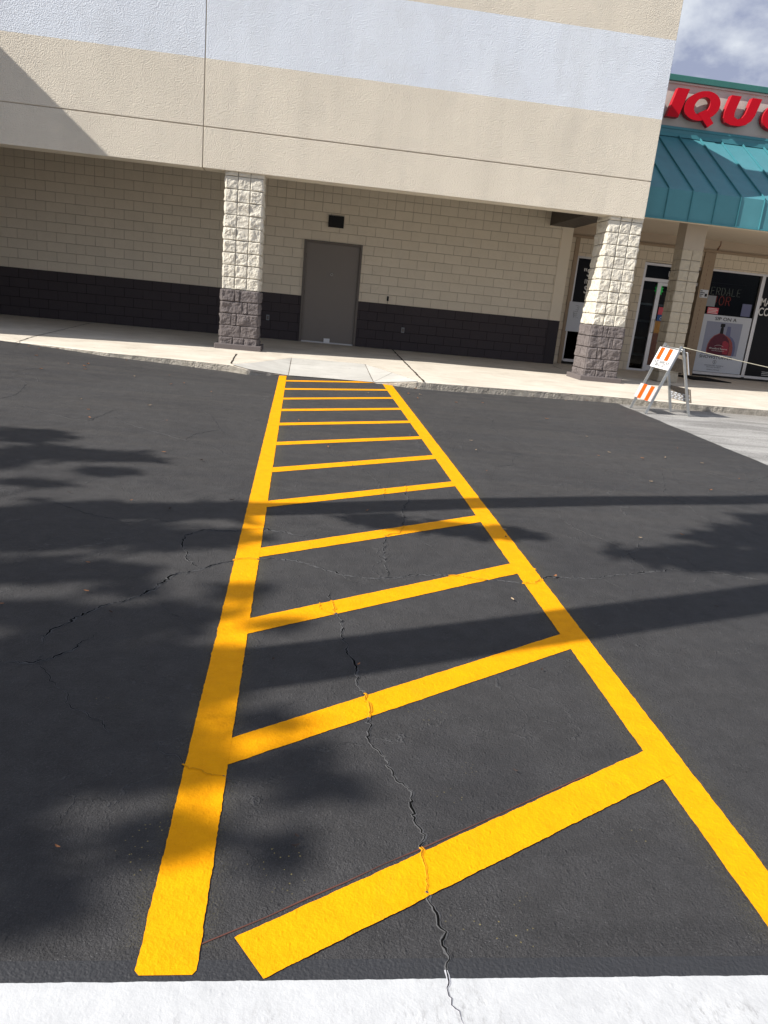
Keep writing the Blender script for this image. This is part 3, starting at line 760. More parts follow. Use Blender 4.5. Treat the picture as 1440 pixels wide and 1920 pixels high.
# windows
def window(x0, x1, z0, z1, mull=(), sillh=.06):
    w_ = MB(); w_.box((x0, D2+.10, z0), (x1, D2+.106, z1), 'glass'); wo = w_.build('window', liq)
    f_ = MB(); t = .045
    f_.box((x0-t, D2+.03, z0-t), (x0, D2+.14, z1+t), 'alu'); f_.box((x1, D2+.03, z0-t), (x1+t, D2+.14, z1+t), 'alu')
    f_.box((x0, D2+.03, z1), (x1, D2+.14, z1+t), 'alu'); f_.box((x0, D2+.02, z0-t-.02), (x1, D2+.14, z0), 'alu')
    for m_ in mull: f_.box((m_-t/2, D2+.031, z0), (m_+t/2, D2+.139, z1), 'alu')
    f_.build('window_frame', wo).location = (0, 0, 0); return wo
w1 = window(6.41, 7.215, .13, 2.515)
w2 = window(9.845, 11.17, .12, 2.555)
w3 = window(11.26, 16.8, .12, 2.555)
# black film and lettering of the left window
mb = MB(); mb.box((6.412, D2+.088, 1.50), (7.213, D2+.096, 2.513), 'film')
a_, b_, c_ = P2(1093, 517), P2(1095, 531), P2(1092, 549)
text_into(mb, '"S', 'white_ink', a_[0]+.03, D2+.084, a_[1], .25, .010)
text_into(mb, 'IN', 'white_ink', b_[0]+.03, D2+.084, b_[1], .15, .0)
text_into(mb, 'S', 'white_ink', c_[0]+.05, D2+.084, c_[1], .25, .010)
mb.build('window_film', w1).location = (0, 0, 0)
mb = MB(); mb.box((11.262, D2+.088, .122), (16.7, D2+.096, 2.553), 'film')
a_, b_ = P2(1428, 573), P2(1424, 591)
text_into(mb, 'MA', 'white_ink', a_[0], D2+.084, a_[1], .27, .012, sx=.72)
text_into(mb, 'CO', 'white_ink', b_[0], D2+.084, b_[1], .27, .014, sx=.75)
for k in range(3): mb.box((11.75, D2+.084, .24-k*.04), (16, D2+.0865, .252-k*.04), 'white_ink')
mb.build('window_film', w3).location = (0, 0, 0)
# white panel in the left window
pn = MB(); pn.box((6.33, D2-.03, .80), (7.20, D2-.012, 1.50), 'paper')
for k in range(7):
    a = k*.9; pn.tube([(6.52+.07*math.cos(a+t_)*(1-t_*.12), D2-.032, 1.12+k*.045+.03*math.sin(a+t_)) for t_ in fr(0, 3, 7)], .004, 'grey_box', 4)
pn.build('window_panel', tag=None) if False else pn.build('window_panel', label='pale panel with faint swirls fixed under the black window left of the rough column', cat='panel')
# door unit
dl = MB(); dl.box((8.60, D2+.085, .16), (9.48, D2+.093, 2.08), 'glass'); gd = dl.build('glass_door', liq)
mb = MB(); t = .055
mb.box((8.08, D2+.02, -.02), (8.135, D2+.15, 2.585), 'alu'); mb.box((8.135, D2+.02, 2.53), (9.52, D2+.15, 2.585), 'alu')
mb.box((8.135, D2+.02, 2.16), (9.52, D2+.15, 2.235), 'alu'); 
mb.box((8.50, D2+.03, -.01), (8.60, D2+.12, 2.155), 'alu'); mb.box((8.60, D2+.03, 2.08), (9.48, D2+.12, 2.15), 'alu'); mb.box((8.60, D2+.03, .02), (9.48, D2+.12, .16), 'alu')
mb.box((8.135, D2+.02, -.02), (8.499, D2+.15, .05), 'alu')
mb.build('door_frame', gd).location = (0, 0, 0)
mb = MB(); mb.box((8.137, D2+.085, .05), (8.498, D2+.093, 2.158), 'glass'); mb.build('side_light', gd).location = (0, 0, 0)
mb = MB(); mb.box((8.137, D2+.085, 2.237), (9.518, D2+.093, 2.528), 'glass'); text_into(mb, 'UNIT', 'white_ink', 8.74, D2+.078, 2.30, .20, .008, sx=.75)
mb.build('transom', gd).location = (0, 0, 0)
mb = MB(); mb.tube([(8.56, D2-.0, .95), (8.56, D2-.05, .97), (8.56, D2-.05, 1.25), (8.56, D2-.0, 1.27)], .012, 'alu', 8); mb.build('door_handle', gd).location = (0, 0, 0)
mb = MB(); mb.box((8.63, D2+.076, .17), (9.36, D2+.083, 1.25), 'brown_print')
mb.box((8.63, D2+.073, .95), (9.0, D2+.0755, 1.24), 'gold_print'); mb.box((8.80, D2+.070, 1.0), (9.36, D2+.0725, 1.22), 'blue_print')
text_into(mb, 'CUTW', 'white_ink', 8.72, D2+.066, 1.27, .12, .006)
mb.box((8.66, D2+.073, 1.25), (9.34, D2+.079, 1.40), 'blue_print'); mb.box((8.66, D2+.073, 1.40), (9.1, D2+.079, 1.58), 'pink_ink')
rr_ = random.Random(5)
for k in range(14):
    cx_, cz_, r_ = rr_.uniform(8.7, 9.3), rr_.uniform(.25, .9), rr_.uniform(.03, .09)
    mb.prism([(cx_+r_*math.cos(a), cz_+r_*math.sin(a)) for a in [i*math.pi/6 for i in range(12)]], D2+.066-k*.0004, D2+.075, rr_.choice(['gold_print', 'brown_print', 'gold_print', 'grey_box']))
mb.build('door_poster', label='colourful advert with blue band filling the lower glass of the shop door', cat='poster')
# green starburst
mb = MB(); c = P2(1238, 543)
mb.prism([(c[0]+(.15 if i % 2 else .10)*math.cos(i*math.pi/12)*.8, c[1]+(.17 if i % 2 else .12)*math.sin(i*math.pi/12)) for i in range(24)], D2+.060, D2+.064, 'green_star')
mb.build('starburst_card', label='bright green starburst card on the shop door glass', cat='card')
# displays glimpsed inside
rr_ = random.Random(11)
shf = empty('bottle_shelf', (8.4, D2+.6, 0), 'bottle shelf behind the glass of the shop door', 'shelf')
for k in range(4): mb = MB(); mb.box((8.14, D2+.5, .35+k*.42), (9.3, D2+.75, .40+k*.42), 'alu'); mb.build('shelf_board', shf)
mb = MB(); mb.box((8.14, D2+.76, -.02), (9.3, D2+.78, 2.0), 'brown_print'); mb.build('back_panel', shf)
for k in range(10):
    x_ = 8.17+.06*(k % 5)+rr_.uniform(0, .01); z_ = (.40, 1.24)[k//5]; h_ = rr_.uniform(.2, .28); mb = MB()
    mb.tube([(x_, D2+.62, z_), (x_, D2+.62, z_+h_*.6), (x_, D2+.62, z_+h_*.72), (x_, D2+.62, z_+h_)], [.026, .026, .010, .010], ['paper', 'gold_print', 'black', 'brown_print', 'paper'][k % 5], 8)
    mb.build('bottle', label='small bottle on the shelf behind the narrow glass of the shop door', cat='bottle', group='bottles on the shop shelf')
# bottle poster
px0, px1, pz0, pz1 = 9.83, 11.12, .13, 1.53
mb = MB(); yb = D2+.012
mb.box((px0, yb, pz0), (px1, yb+.012, pz1), 'paper')
mb.box((px0+.12, yb-.002, .565), (px0+1.08, yb, 1.37), 'poster_grey')
bx = px0+.56
def pl(pts, m, k): mb.prism(pts, yb-.002-.0012*k, yb-.0005, m)
pl([(bx+.13, 1.28), (bx+.22, 1.28), (bx+.26, .96), (bx+.12, 1.0)], 'poster_shadow', 1)
half = [(.05, 1.10), (.085, 1.08), (.18, 1.03), (.26, .94), (.305, .82), (.315, .70), (.305, .567)]
pl([(bx+.17+a*.9, b-.03 if b > .6 else b) for a, b in half] + [(bx+.1, .567), (bx+.1, .95)], 'poster_shadow', 1.5)
pl([(bx+.12+a*.85, b-.05 if b > .65 else b) for a, b in half] + [(bx+.1, .567), (bx+.1, .9)], 'whisky3', 2)
pl([(bx+a, b) for a, b in half] + [(bx-a, b) for a, b in reversed(half)], 'whisky3', 3)
pl([(bx+a*.93, b-.012 if b > .6 else b) for a, b in half] + [(bx-a*.93, b-.012 if b > .6 else b) for a, b in reversed(half)], 'whisky', 4)
pl([(bx+.08, .90), (bx+.15, .93), (bx+.25, .87), (bx+.275, .74), (bx+.265, .60), (bx+.14, .60), (bx+.08, .74)], 'whisky2', 5)
pl([(bx-.045, 1.09), (bx+.045, 1.09), (bx+.04, 1.20), (bx+.028, 1.26), (bx-.028, 1.26), (bx-.04, 1.20)], 'ink', 4)
pl([(bx-.058, 1.255), (bx+.058, 1.255), (bx+.058, 1.325), (bx+.04, 1.335), (bx-.04, 1.335), (bx-.058, 1.325)], 'ink', 5)
text_into(mb, 'Woodford Reserve', 'white_ink', bx-.005, yb-.010, .70, .062, .002, align='CENTER')
text_into(mb, 'KENTUCKY BOURBON', 'white_ink', bx-.005, yb-.010, .655, .032, .0, align='CENTER')
mb.tube([(bx-.12+.012*k*2, yb-.010, .775+.035*math.sin(math.pi*k/10)) for k in range(11)], .003, 'white_ink', 4)
text_into(mb, 'SIP ON A', 'ink', px0+.60, yb-.003, 1.405, .115, .010, sx=1.25, align='CENTER')
text_into(mb, 'SHOWSTOPPER', 'ink', px0+.54, yb-.003, .468, .105, .010, sx=1.2, align='CENTER')
mb.tube([(px0+.54+.045*math.cos(i*math.pi/10), yb-.003, .385+.045*math.sin(i*math.pi/10)) for i in range(21)], .004, 'ink', 4)
text_into(mb, 'R', 'ink', px0+.54, yb-.003, .362, .06, .002, align='CENTER')
text_into(mb, 'WOODFORD RESERVE', 'ink', px0+.54, yb-.003, .280, .042, .001, sx=1.1, align='CENTER', spacing=1.15)
text_into(mb, 'KENTUCKY BOURBON', 'ink', px0+.54, yb-.003, .240, .034, .001, sx=1.1, align='CENTER')
text_into(mb, 'PERFECTLY DISTILLED', 'ink', px0+.54, yb-.003, .178, .032, .001, sx=1.1, align='CENTER')
mb.build('bottle_poster', label='white poster of a dark red whisky bottle reading SIP ON A SHOWSTOPPER', cat='poster')
# neon sign, notices behind the glass
mb = MB(); yn = D2+.20
def tube_text(txt, m, x, z, s_, rad, sp):
    G_ = {'L': [[(0,1),(0,0),(.6,0)]], 'I': [[(.1,1),(.1,0)]], 'Q': [[(.35+.35*math.cos(a), .5+.5*math.sin(a)) for a in [i*math.pi/8 for i in range(17)]], [(.4,.3),(.75,-.05)]],
          'U': [[(0,1),(0,.3),(.15,.03),(.45,.03),(.6,.3),(.6,1)]], 'O': [[(.35+.35*math.cos(a), .5+.5*math.sin(a)) for a in [i*math.pi/8 for i in range(17)]]],
          'R': [[(0,0),(0,1),(.4,1),(.58,.85),(.58,.65),(.4,.5),(0,.5)],[(.3,.5),(.6,0)]], 'D': [[(0,0),(0,1),(.35,1),(.6,.75),(.6,.25),(.35,0),(0,0)]],
          'A': [[(0,0),(.32,1),(.64,0)],[(.12,.38),(.52,.38)]], 'E': [[(.55,1),(0,1),(0,0),(.55,0)],[(0,.5),(.45,.5)]]}
    for ch in txt:
        for st in G_[ch]: mb.tube([(x+a*s_*.85, yn, z+b*s_) for a, b in st], rad, m, 6)
        x += s_*sp*(.45 if ch == 'I' else 1)
tube_text('ERDALE', 'neon_pale', 10.00, 2.02, .17, .006, .82)
tube_text('LIQUOR', 'neon_red', 9.62, 1.78, .21, .008, .88)
mb.tube([(9.95, yn+.02, 1.74), (9.95, yn+.02, 2.3), (10.9, yn+.02, 2.3)], .005, 'black', 4)
mb.build('neon_sign', label='faintly glowing outline neon sign reading ERDALE over LIQUOR inside the shop window', cat='neon sign')  # weak glow is put into the tube materials
mb = MB(); mb.box((9.93, yb+.06, 1.545), (10.22, yb+.064, 1.70), 'pink_ink')
for k in range(4): mb.box((9.95, yb+.058, 1.562+k*.034), (10.20-.03*(k % 2), yb+.0605, 1.576+k*.034), 'white_ink')
mb.build('pink_notice', label='small pink and white notice above the bottle poster', cat='notice')
mb = MB(); mb.box((10.83, yb+.07, 1.56), (11.08, yb+.074, 1.86), 'poster_shadow'); mb.build('grey_card', label='plain blue grey card at the lower right of the neon window', cat='card')
mb = MB(); mb.box((9.86, yb+.07, 1.72), (10.10, yb+.074, 1.98), 'grey_box'); mb.build('pale_card', label='pale grey card under the neon letters at the left of the window', cat='card')
c = P2(1322, 548)
mb = MB(); mb.box((9.57, D2-.068, 1.90), (9.78, D2-.063, 2.09), 'paper')
for k in range(4): mb.box((9.575, D2-.0695, 1.925+k*.040), (9.63+.03*(k % 3), D2-.0678, 1.945+k*.040), 'ink')
mb.box((9.70, D2-.0695, 1.93), (9.76, D2-.0678, 2.0), 'ink')
mb.build('paper_notice', label='small white paper notice taped to the tan pier', cat='notice')
mb = MB(); mb.box((9.0, 16.5, zs0(17.4)+.002), (9.95, 17.7, zs0(17.4)+.018), 'mat', .004); mb.build('door_mat', label='black rubber mat on the pavement by the tan pier', cat='mat')
# shop column
c3 = column(liq, 7.375, 14.95, .42, .36, SOF, 0, ('rock_tan', 'rock_tan', 'mortar', 'mortar'), plinth=False, amp=.011, plain_top=2.44)
c3['label'] = 'slim tan block column with smooth top under the awning'
# conduit crack with wire
mb = MB(); pts = [W(x_, y_, D2-.0) for x_, y_ in ((1353, 449), (1352, 460), (1347, 467), (1345, 474))]
mb.tube([(p.x, D2+.012, p.z+.0) for p in pts], [.006, .008, .018, .007], 'brown_print', 6); mb.build('loose_wire', liq)

# awning
aw = MB(); X0, X1 = 5.995, 16.9; ZB, ZM, ZTa = 3.048, 3.585, 4.985
aw.face([(X0, AF, ZB), (X1, AF, ZB), (X1, AF, ZM), (X0, AF, ZM)], 'teal'); aw.face([(X0, AF, ZM), (X1, AF, ZM), (X1, SW, ZTa), (X0, SW, ZTa)], 'teal')
aw.face([(X0, AF, ZB), (X0, AF+.03, ZB), (X1, AF+.03, ZB), (X1, AF, ZB)], 'teal'); aw.face([(X0, AF+.03, ZB), (X1, AF+.03, ZB), (X1, AF+.03, ZM-.03), (X0, AF+.03, ZM-.03)], 'teal')
aw.face([(X0, AF+.03, ZM-.03), (X1, AF+.03, ZM-.03), (X1, SW, ZTa-.04), (X0, SW, ZTa-.04)], 'teal')
aw.face([(X1, AF, ZB), (X1, AF, ZM), (X1, SW, ZTa), (X1, SW, ZB+.3)], 'teal')
awo = aw.build('awning', liq)
sx_ = 6.545-.483
while sx_ < X1:
    if sx_ > X0+.02:
        m_ = MB(); m_.bar((sx_, AF-.012, ZB), (sx_, AF-.012, ZM), .014, .024, 'teal_light', (0, 1, 0))
        n_ = Vector((0, -(ZTa-ZM), (SW-AF))).normalized()*.016
        m_.bar(Vector((sx_, AF, ZM))+n_, Vector((sx_, SW-.02, ZTa))+n_, .014, .034, 'teal_light', (0, 0, 1)); m_.build('standing_seam', awo).location = (0, 0, 0)
    sx_ += .4805
mb = MB(); mb.bar((X0, AF-.006, ZB+.012), (X1, AF-.006, ZB+.012), .02, .024, 'teal_light'); mb.build('drip_edge', awo).location = (0, 0, 0)
mb = MB(); mb.box((X0, SW-.05, 4.99), (X1, SW+.02, 5.145), 'teal', .006); mb.box((X0, SW-.075, 4.955), (X1, SW-.051, 5.03), 'teal_light'); mb.box((X0, SW-.065, 5.10), (X1, SW-.045, 5.15), 'teal_light'); mb.build('flashing', liq)
mb = MB(); mb.box((X0, SW, 5.03), (X1, SW+.25, 5.965), 'sign_wall'); mb.build('sign_band', liq)
mb = MB(); mb.box((X0, SW-.07, 5.985), (X1, SW+.6, 6.105), 'teal_dark', .01); mb.box((X0, SW-.035, 5.95), (X1, SW+.3, 5.984), 'sign_wall'); mb.build('roof_trim', liq)
mb = MB(); mb.box((X0, SW+.251, 3.5), (X1, 30, 5.95), 'wall_tan'); mb.build('roof', liq)

# channel letters LIQUOR
sg = empty('shop_sign', (8.5, SW-.1, 5.3), 'large red italic channel letters reading LIQUOR above the teal awning', 'sign')
def ell(cx, cz, rx, rz, n=28, sh=.0): return [(cx+rx*math.cos(2*math.pi*i/n)+sh*(rz*math.sin(2*math.pi*i/n)), cz+rz*math.sin(2*math.pi*i/n)) for i in range(n)]
LY0, LY1, LZ, LH = SW-.20, SW-.065, 5.285, .545; SH = .27
def letter(ch, x):
    m_ = MB()
    def ring_(o_, i_):
        n = len(o_)
        vo = [[m_.bm.verts.new((p[0], y_, p[1])) for p in o_] for y_ in (LY0, LY1)]; vi = [[m_.bm.verts.new((p[0], y_, p[1])) for p in i_] for y_ in (LY0, LY1)]
        for a in range(n):
            b = (a+1) % n
            m_.bm.faces.new((vo[0][a], vo[0][b], vi[0][b], vi[0][a])).material_index = m_.mi('red')
            m_.bm.faces.new((vo[1][a], vi[1][a], vi[1][b], vo[1][b])).material_index = m_.mi('red_edge')
            m_.bm.faces.new((vo[0][a], vo[1][a], vo[1][b], vo[0][b])).material_index = m_.mi('red_edge')
            m_.bm.faces.new((vi[0][a], vi[0][b], vi[1][b], vi[1][a])).material_index = m_.mi('red_edge')
    def poly(pts): m_.prism([(x+a*1.12+SH*b, LZ+b) for a, b in pts], LY0, LY1, 'red', 'red_edge')
    H = LH
    if ch == 'I': poly([(-.01, 0), (.215, 0), (.215, H), (-.01, H)])
    elif ch == 'L': poly([(0, 0), (.50, 0), (.50, .12), (.20, .12), (.20, H), (0, H)])
    elif ch in 'OQ':
        ring_(ell(x+.39+SH*H/2, LZ+H/2, .375, H/2+.01, 32, SH), ell(x+.39+SH*H/2, LZ+H/2, .165, H/2-.105, 32, SH))
        if ch == 'Q': m_.prism([(x+a, LZ+b) for a, b in ((.40, .13), (.56, .22), (.66, .09), (.77, -.02), (.66, -.11), (.57, -.03))], LY0-.006, LY1-.03, 'red', 'red_edge')
    elif ch == 'U':
        out_ = [(0, H), (0, .22), (.03, .11), (.10, .03), (.22, -.01), (.38, -.01), (.50, .03), (.57, .11), (.60, .22), (.60, H), (.41, H), (.41, .24), (.38, .15), (.30, .115), (.22, .15), (.19, .24), (.19, H)]
        poly(out_)
    elif ch == 'R':
        poly([(0, 0), (.19, 0), (.19, .20), (.30, .20), (.40, 0), (.60, 0), (.49, .22), (.57, .32), (.57, .44), (.50, .52), (.40, H), (0, H)])
    for q in ((x+.1, 0),): m_.box((x+.15, LY1, LZ+.25), (x+.19, SW+.01, LZ+.29), 'black')
    m_.bm.normal_update(); m_.build('letter', sg)
letter('L', 6.40); letter('I', 7.115); letter('Q', 7.37); letter('U', 8.28); letter('O', 9.11); letter('R', 10.1)

# ------------------------------------------------------------------ folding barricade
fa1, fa2, fb1, fb2 = Vector((4.935, 10.70, 0)), Vector((4.955, 10.22, 0)), Vector((5.555, 10.66, 0)), Vector((5.66, 10.30, 0))
for v in (fa1, fa2, fb1, fb2): v.z = zg(v.x, v.y)
ha1, ha2 = Vector((5.262, 10.64, .868)), Vector((5.315, 10.25, .850))
bar_ = empty('folding_barricade', ((fa1+fb2)/2).to_tuple(), 'steel A frame barricade with orange and white boards standing on the old asphalt', 'barricade')
hb1, hb2 = ha1+Vector((.03, .0, -.03)), ha2+Vector((.03, 0, -.03))
for a, b in ((fa1, ha1), (fa2, ha2), (fb1, hb1), (fb2, hb2)):
    m_ = MB(); m_.bar(a, b, .034, .026, 'metal', (0, 1, 0)); m_.bar(a+Vector((0, .014, 0)), b+Vector((0, .014, 0)), .006, .05, 'metal', (0, 1, 0)); lg = m_.build('leg', bar_)
m_ = MB(); m_.tube([ha1+Vector((.012, .04, -.05)), ha2+Vector((.012, -.04, -.05))], .012, 'metal', 8); m_.build('hinge_rod', bar_)
def board(p1, q1, p2, q2, t0, t1, m, name, over=.045, lab=None, out_=-1):
    """board between the legs p1->q1 and p2->q2 from height fraction t0 to t1"""
    A, B = p1.lerp(q1, t0), p2.lerp(q2, t0); C, Dd = p2.lerp(q2, t1), p1.lerp(q1, t1)
    U = (B-A).normalized(); V = ((Dd+C)-(A+B)).normalized(); Nn = U.cross(V).normalized()
    if Nn.x*out_ < 0: Nn = -Nn
    off = Nn*.020; A2 = A-U*over+off; w = (B-A).length+2*over; h = ((Dd+C)/2-(A+B)/2).length
    m_ = MB(); k = m_.mi(m); th = .014
    vs = [m_.bm.verts.new(A2+U*(w*i)+V*(h*j)+Nn*(th*d_)) for d_ in (0, 1) for i, j in ((0, 0), (1, 0), (1, 1), (0, 1))]
    for q in ((3,2,1,0),(4,5,6,7),(0,1,5,4),(1,2,6,5),(2,3,7,6),(3,0,4,7)): m_.bm.faces.new([vs[i] for i in q]).material_index = k
    return m_, A2+Nn*(th+.0015), U, V, Nn, w, h
def quad(m_, O, U, V, Nn, w, h, pts, m, k=0): m_.face([O+U*(w*a)+V*(h*b)+Nn*(.0008*k) for a, b in pts], m)
m_, O, U, V, Nn, w, h = board(fa1, ha1, fa2, ha2, .635, .93, 'white_board', 'board', .028)
for a in (.10, .54): quad(m_, O, U, V, Nn, w, h, [(a, .40), (a+.21, .40), (a+.21, .985), (a, .985)], 'orange')
Fm = Matrix((( *U, 0), (*V, 0), (*Nn, 0), (0, 0, 0, 1))).transposed()
Tm = Matrix.Translation(O+U*(w*.10)+V*(h*.235)+Nn*.001) @ Fm; text_into(m_, "BOB'S BARRICADES", 'ink', 0, 0, 0, .066, .002, frame=Tm, sx=.72)
Tm = Matrix.Translation(O+U*(w*.14)+V*(h*.08)+Nn*.001) @ Fm; text_into(m_, '1-800-432-5031', 'ink', 0, 0, 0, .066, .002, frame=Tm, sx=.72)
b_ = m_.build('board', bar_, label='upper board with two orange stripes and black phone lettering')
m_, O, U, V, Nn, w, h = board(fa1, ha1, fa2, ha2, .165, .375, 'dirty_board', 'board', .02)
for a in (.20, .64): quad(m_, O, U, V, Nn, w, h, [(a, .0), (a+.21, .0), (a+.21, 1), (a, 1)], 'orange')
m_.build('board', bar_, label='scuffed lower board with two orange stripes')
m_, O, U, V, Nn, w, h = board(fb1, hb1, fb2, hb2, .62, .94, 'white_board', 'board', out_=1)
k = m_.mi('cobble')
m_.bm.faces.ensure_lookup_table(); m_.bm.faces[0].material_index = k
m_.build('board', bar_, label='rear upper board seen from its mottled back')
m_, O, U, V, Nn, w, h = board(fb1, hb1, fb2, hb2, .20, .40, 'cobble', 'board', out_=1)
O2 = O - Nn*(.014+.004)
for r_ in range(4):
    for c_ in range(5): quad(m_, O2, U, V, -Nn, w, h, [(.06+c_*.18+(.05 if r_ % 2 else 0), .06+r_*.14), (.19+c_*.18+(.05 if r_ % 2 else 0), .06+r_*.14), (.19+c_*.18+(.05 if r_ % 2 else 0), .16+r_*.14), (.06+c_*.18+(.05 if r_ % 2 else 0), .16+r_*.14)], 'paper')
m_.build('board', bar_, label='rear lower board with pale grid on its back')
# cord to the right
e_ = W(1440, 686, 10.3); s_ = ha2+Vector((.01, 0, -.01)); dvec = (e_-s_)
mb = MB(); mb.tube([s_+dvec*t_*2.4+Vector((0, .1*t_, -.02*math.sin(math.pi*min(1, t_*1.0)))) for t_ in fr(0, 1, 24)], .006, 'cord', 6)
mb.build('cord', label='thin cream cord stretched from the barricade past the bottle poster', cat='rope')
ep = s_+dvec*2.4+Vector((0, .1, 0))
mb = MB(); mb.tube([(ep.x, ep.y, zg(ep.x, ep.y)), (ep.x, ep.y, ep.z+.1)], .03, 'orange', 10); mb.tube([(ep.x, ep.y, zg(ep.x, ep.y)), (ep.x, ep.y, zg(ep.x, ep.y)+.05)], .18, 'black', 14)
mb.build('delineator_post', label='orange post holding the far end of the cord', cat='post')

# ------------------------------------------------------------------ fallen leaves
lf = [(128,683),(158,688),(160,694),(165,684),(237,677),(328,652),(366,662),(210,660),(54,651),(74,655),(108,655),(318,705),(320,722),(252,707),(345,720),(396,736),(280,762),(166,770),(168,785),(152,750),(313,790),(307,850),(246,941),(68,668),(77,693),(165,1058),(162,1112),(3,1136),(108,1594),
 (778,730),(788,741),(765,740),(783,748),(855,756),(905,757),(892,840+6),(912,885),(883,828),(1122,856),(1204,861),(1246,860),(1100,820),(1142,850),(1316,870),(1200,1011),(1278,1005),(1332,921),(1040,1084),(1025,787),(1170,744),(1270,842),(560,790),(660,697),(690,738),(615,840),(688,960),(955,716+20),(1000,745),(960,1127),
 (232,662),(180,655),(130,650),(815,728),(840,731),(870,734),(935,738),(1060,752),(1100,752),(1220,905),(1385,900),(945,995),(530,703),(672,1250)]
dk = [(378,865),(130,926),(132,955),(435,940),(318,957),(208,1152),(512,1240),(1342,1140),(965,1450),(556,1573),(553,1592),(1015,1260),(948,1010)]
rl = random.Random(4)
def leaf(px, py, m, s, lab, i):
    p = G(px, py); mb = MB(); a = rl.uniform(0, 6.28); L = s*rl.uniform(.7, 1.25); wd = L*rl.uniform(.3, .5); cu = rl.uniform(.1, .5)*L
    R_ = Matrix.Rotation(a, 4, 'Z'); n = 6; rows = []
    for i_ in range(n+1):
        t = i_/n; hw = wd*math.sin(math.pi*min(.98, t*.93+.04))**.8/2; z = .002 + cu*abs(t-.5)**1.5
        rows.append([mb.bm.verts.new(R_ @ Vector(((t-.5)*L, hw*k_, z+abs(k_)*wd*.28+.003))) for k_ in (-1, 0, 1)])
    for a_, b_ in zip(rows, rows[1:]):
        for k_ in (0, 1): mb.bm.faces.new((a_[k_], a_[k_+1], b_[k_+1], b_[k_])).material_index = mb.mi(m)
    o = mb.build('fallen_leaf', label=lab, cat='leaf', group='fallen leaves scattered on the asphalt'); o.location = (p.x, p.y, p.z+.005)
for i, (x_, y_) in enumerate(lf):
    dist = G(x_, y_).y; leaf(x_, y_, rl.choice(['dead_leaf', 'dead_leaf', 'tan_leaf']), .017+.0026*dist, 'small curled dry orange leaf lying on the dark asphalt', i)
for i, (x_, y_) in enumerate(dk): leaf(x_, y_, 'dark_leaf', .015+.0028*G(x_, y_).y, 'tiny dark shrivelled leaf lying on the dark asphalt', i)

# ------------------------------------------------------------------ trees outside the frame that shade the car park
SUN = Vector((1.18, .37, -1.0))
def up_sun(x, y, h): return Vector((x, y, zg(x, y))) - SUN*h
def tree(name, label, base, top, r0_, r1_, blobs, seed, lw=.30, forks=True):
    rg = random.Random(seed); root = empty(name, base.to_tuple(), label, 'tree')
    m_ = MB(); n = 10; pts = [base.lerp(top, i/n)+Vector((rg.uniform(-.03, .03), rg.uniform(-.03, .03), 0))*(0 < i < n) for i in range(n+1)]
    m_.tube(pts, [r0_+(r1_-r0_)*i/n for i in range(n+1)], 'bark', 12)
    for bi, (c, rad, cnt) in enumerate(blobs):
        if forks and bi % 3 == 0:
            st = base.lerp(top, min(.98, max(.35, (c.z-base.z)/(top.z-base.z)*.85)))
            m_.tube([st, st.lerp(c, .5)+Vector((0, 0, .15)), c], [.035, .02, .008], 'bark', 6)
    m_.build('trunk', root)
    bmv = MB(); k = bmv.mi('leaf')
    for (c, rad, cnt) in blobs:
        for _ in range(cnt):
            d = Vector((rg.gauss(0, .5)*rad.x, rg.gauss(0, .5)*rad.y, rg.gauss(0, .5)*rad.z)); p = c+d
            E_ = Euler((rg.uniform(-.9, .9), rg.uniform(-.9, .9), rg.uniform(0, 6.28))).to_matrix(); s = lw*rg.uniform(.6, 1.3)
            vs = [bmv.bm.verts.new(p + E_ @ Vector(v)*s) for v in ((-.5, 0, 0), (0, -.18, .03), (.5, 0, 0), (0, .18, .03))]
            bmv.bm.faces.new(vs).material_index = k
    bmv.build('crown', root, normals=False)
def blobs_from(lst, hadd, sc=1.):
    out = []
    for (px, py, rx, ry, cnt, h) in lst:
        p = G(px, py); q = G(px+rx, py); r_ = G(px, py-ry); wx = (q-p).length; wy = (r_-p).length
        c = up_sun(p.x, p.y, h+hadd); out.append((c, Vector((wx*.85, wy*.85, min(.25, wx*.35))), int(cnt*sc)))
    return out
# two long leaning trunks whose shadows cross the car park as straight bands
def leaning(xb, A, B, h_top):
    A, B = Vector(A), Vector(B); sl_ = (B.y-A.y)/(B.x-A.x)
    base = Vector((xb, A.y+(xb-A.x)*sl_, 0)); base.z = zg(base.x, base.y)
    xe = B.x+1.9; ye = A.y+(xe-A.x)*sl_; return base, up_sun(xe, ye, h_top)
right_blobs = blobs_from([(1310,1045,100,18,200,5.6),(1230,1040,70,9,80,5.4),(1420,1005,80,18,260,5.8),(1440,975,50,9,80,6),(1400,1050,70,16,200,5.8),(1350,1012,50,7,70,5.7),(1540,1030,110,30,500,6)], 0)
b2, t2 = leaning(-6.5, (.35, 2.70), (2.6, 3.50), 4.7)
tree('leaning_palm', 'heavy leaning trunk rising left of the photographer', b2, t2, .165, .150, right_blobs, 21, .26, False)
b1, t1 = leaning(-5.6, (.67, 4.74), (4.0, 5.68), 6.2)
near_tip = blobs_from([(780,988,50,7,70,4.2),(900,997,70,9,180,4.4),(965,1001,36,5,100,4.5),(700,975,50,7,80,4.0)], 0)
tree('slender_tree', 'slender leaning tree farther left in the car park', b1, t1, .13, .12, near_tip, 22, .24, False)
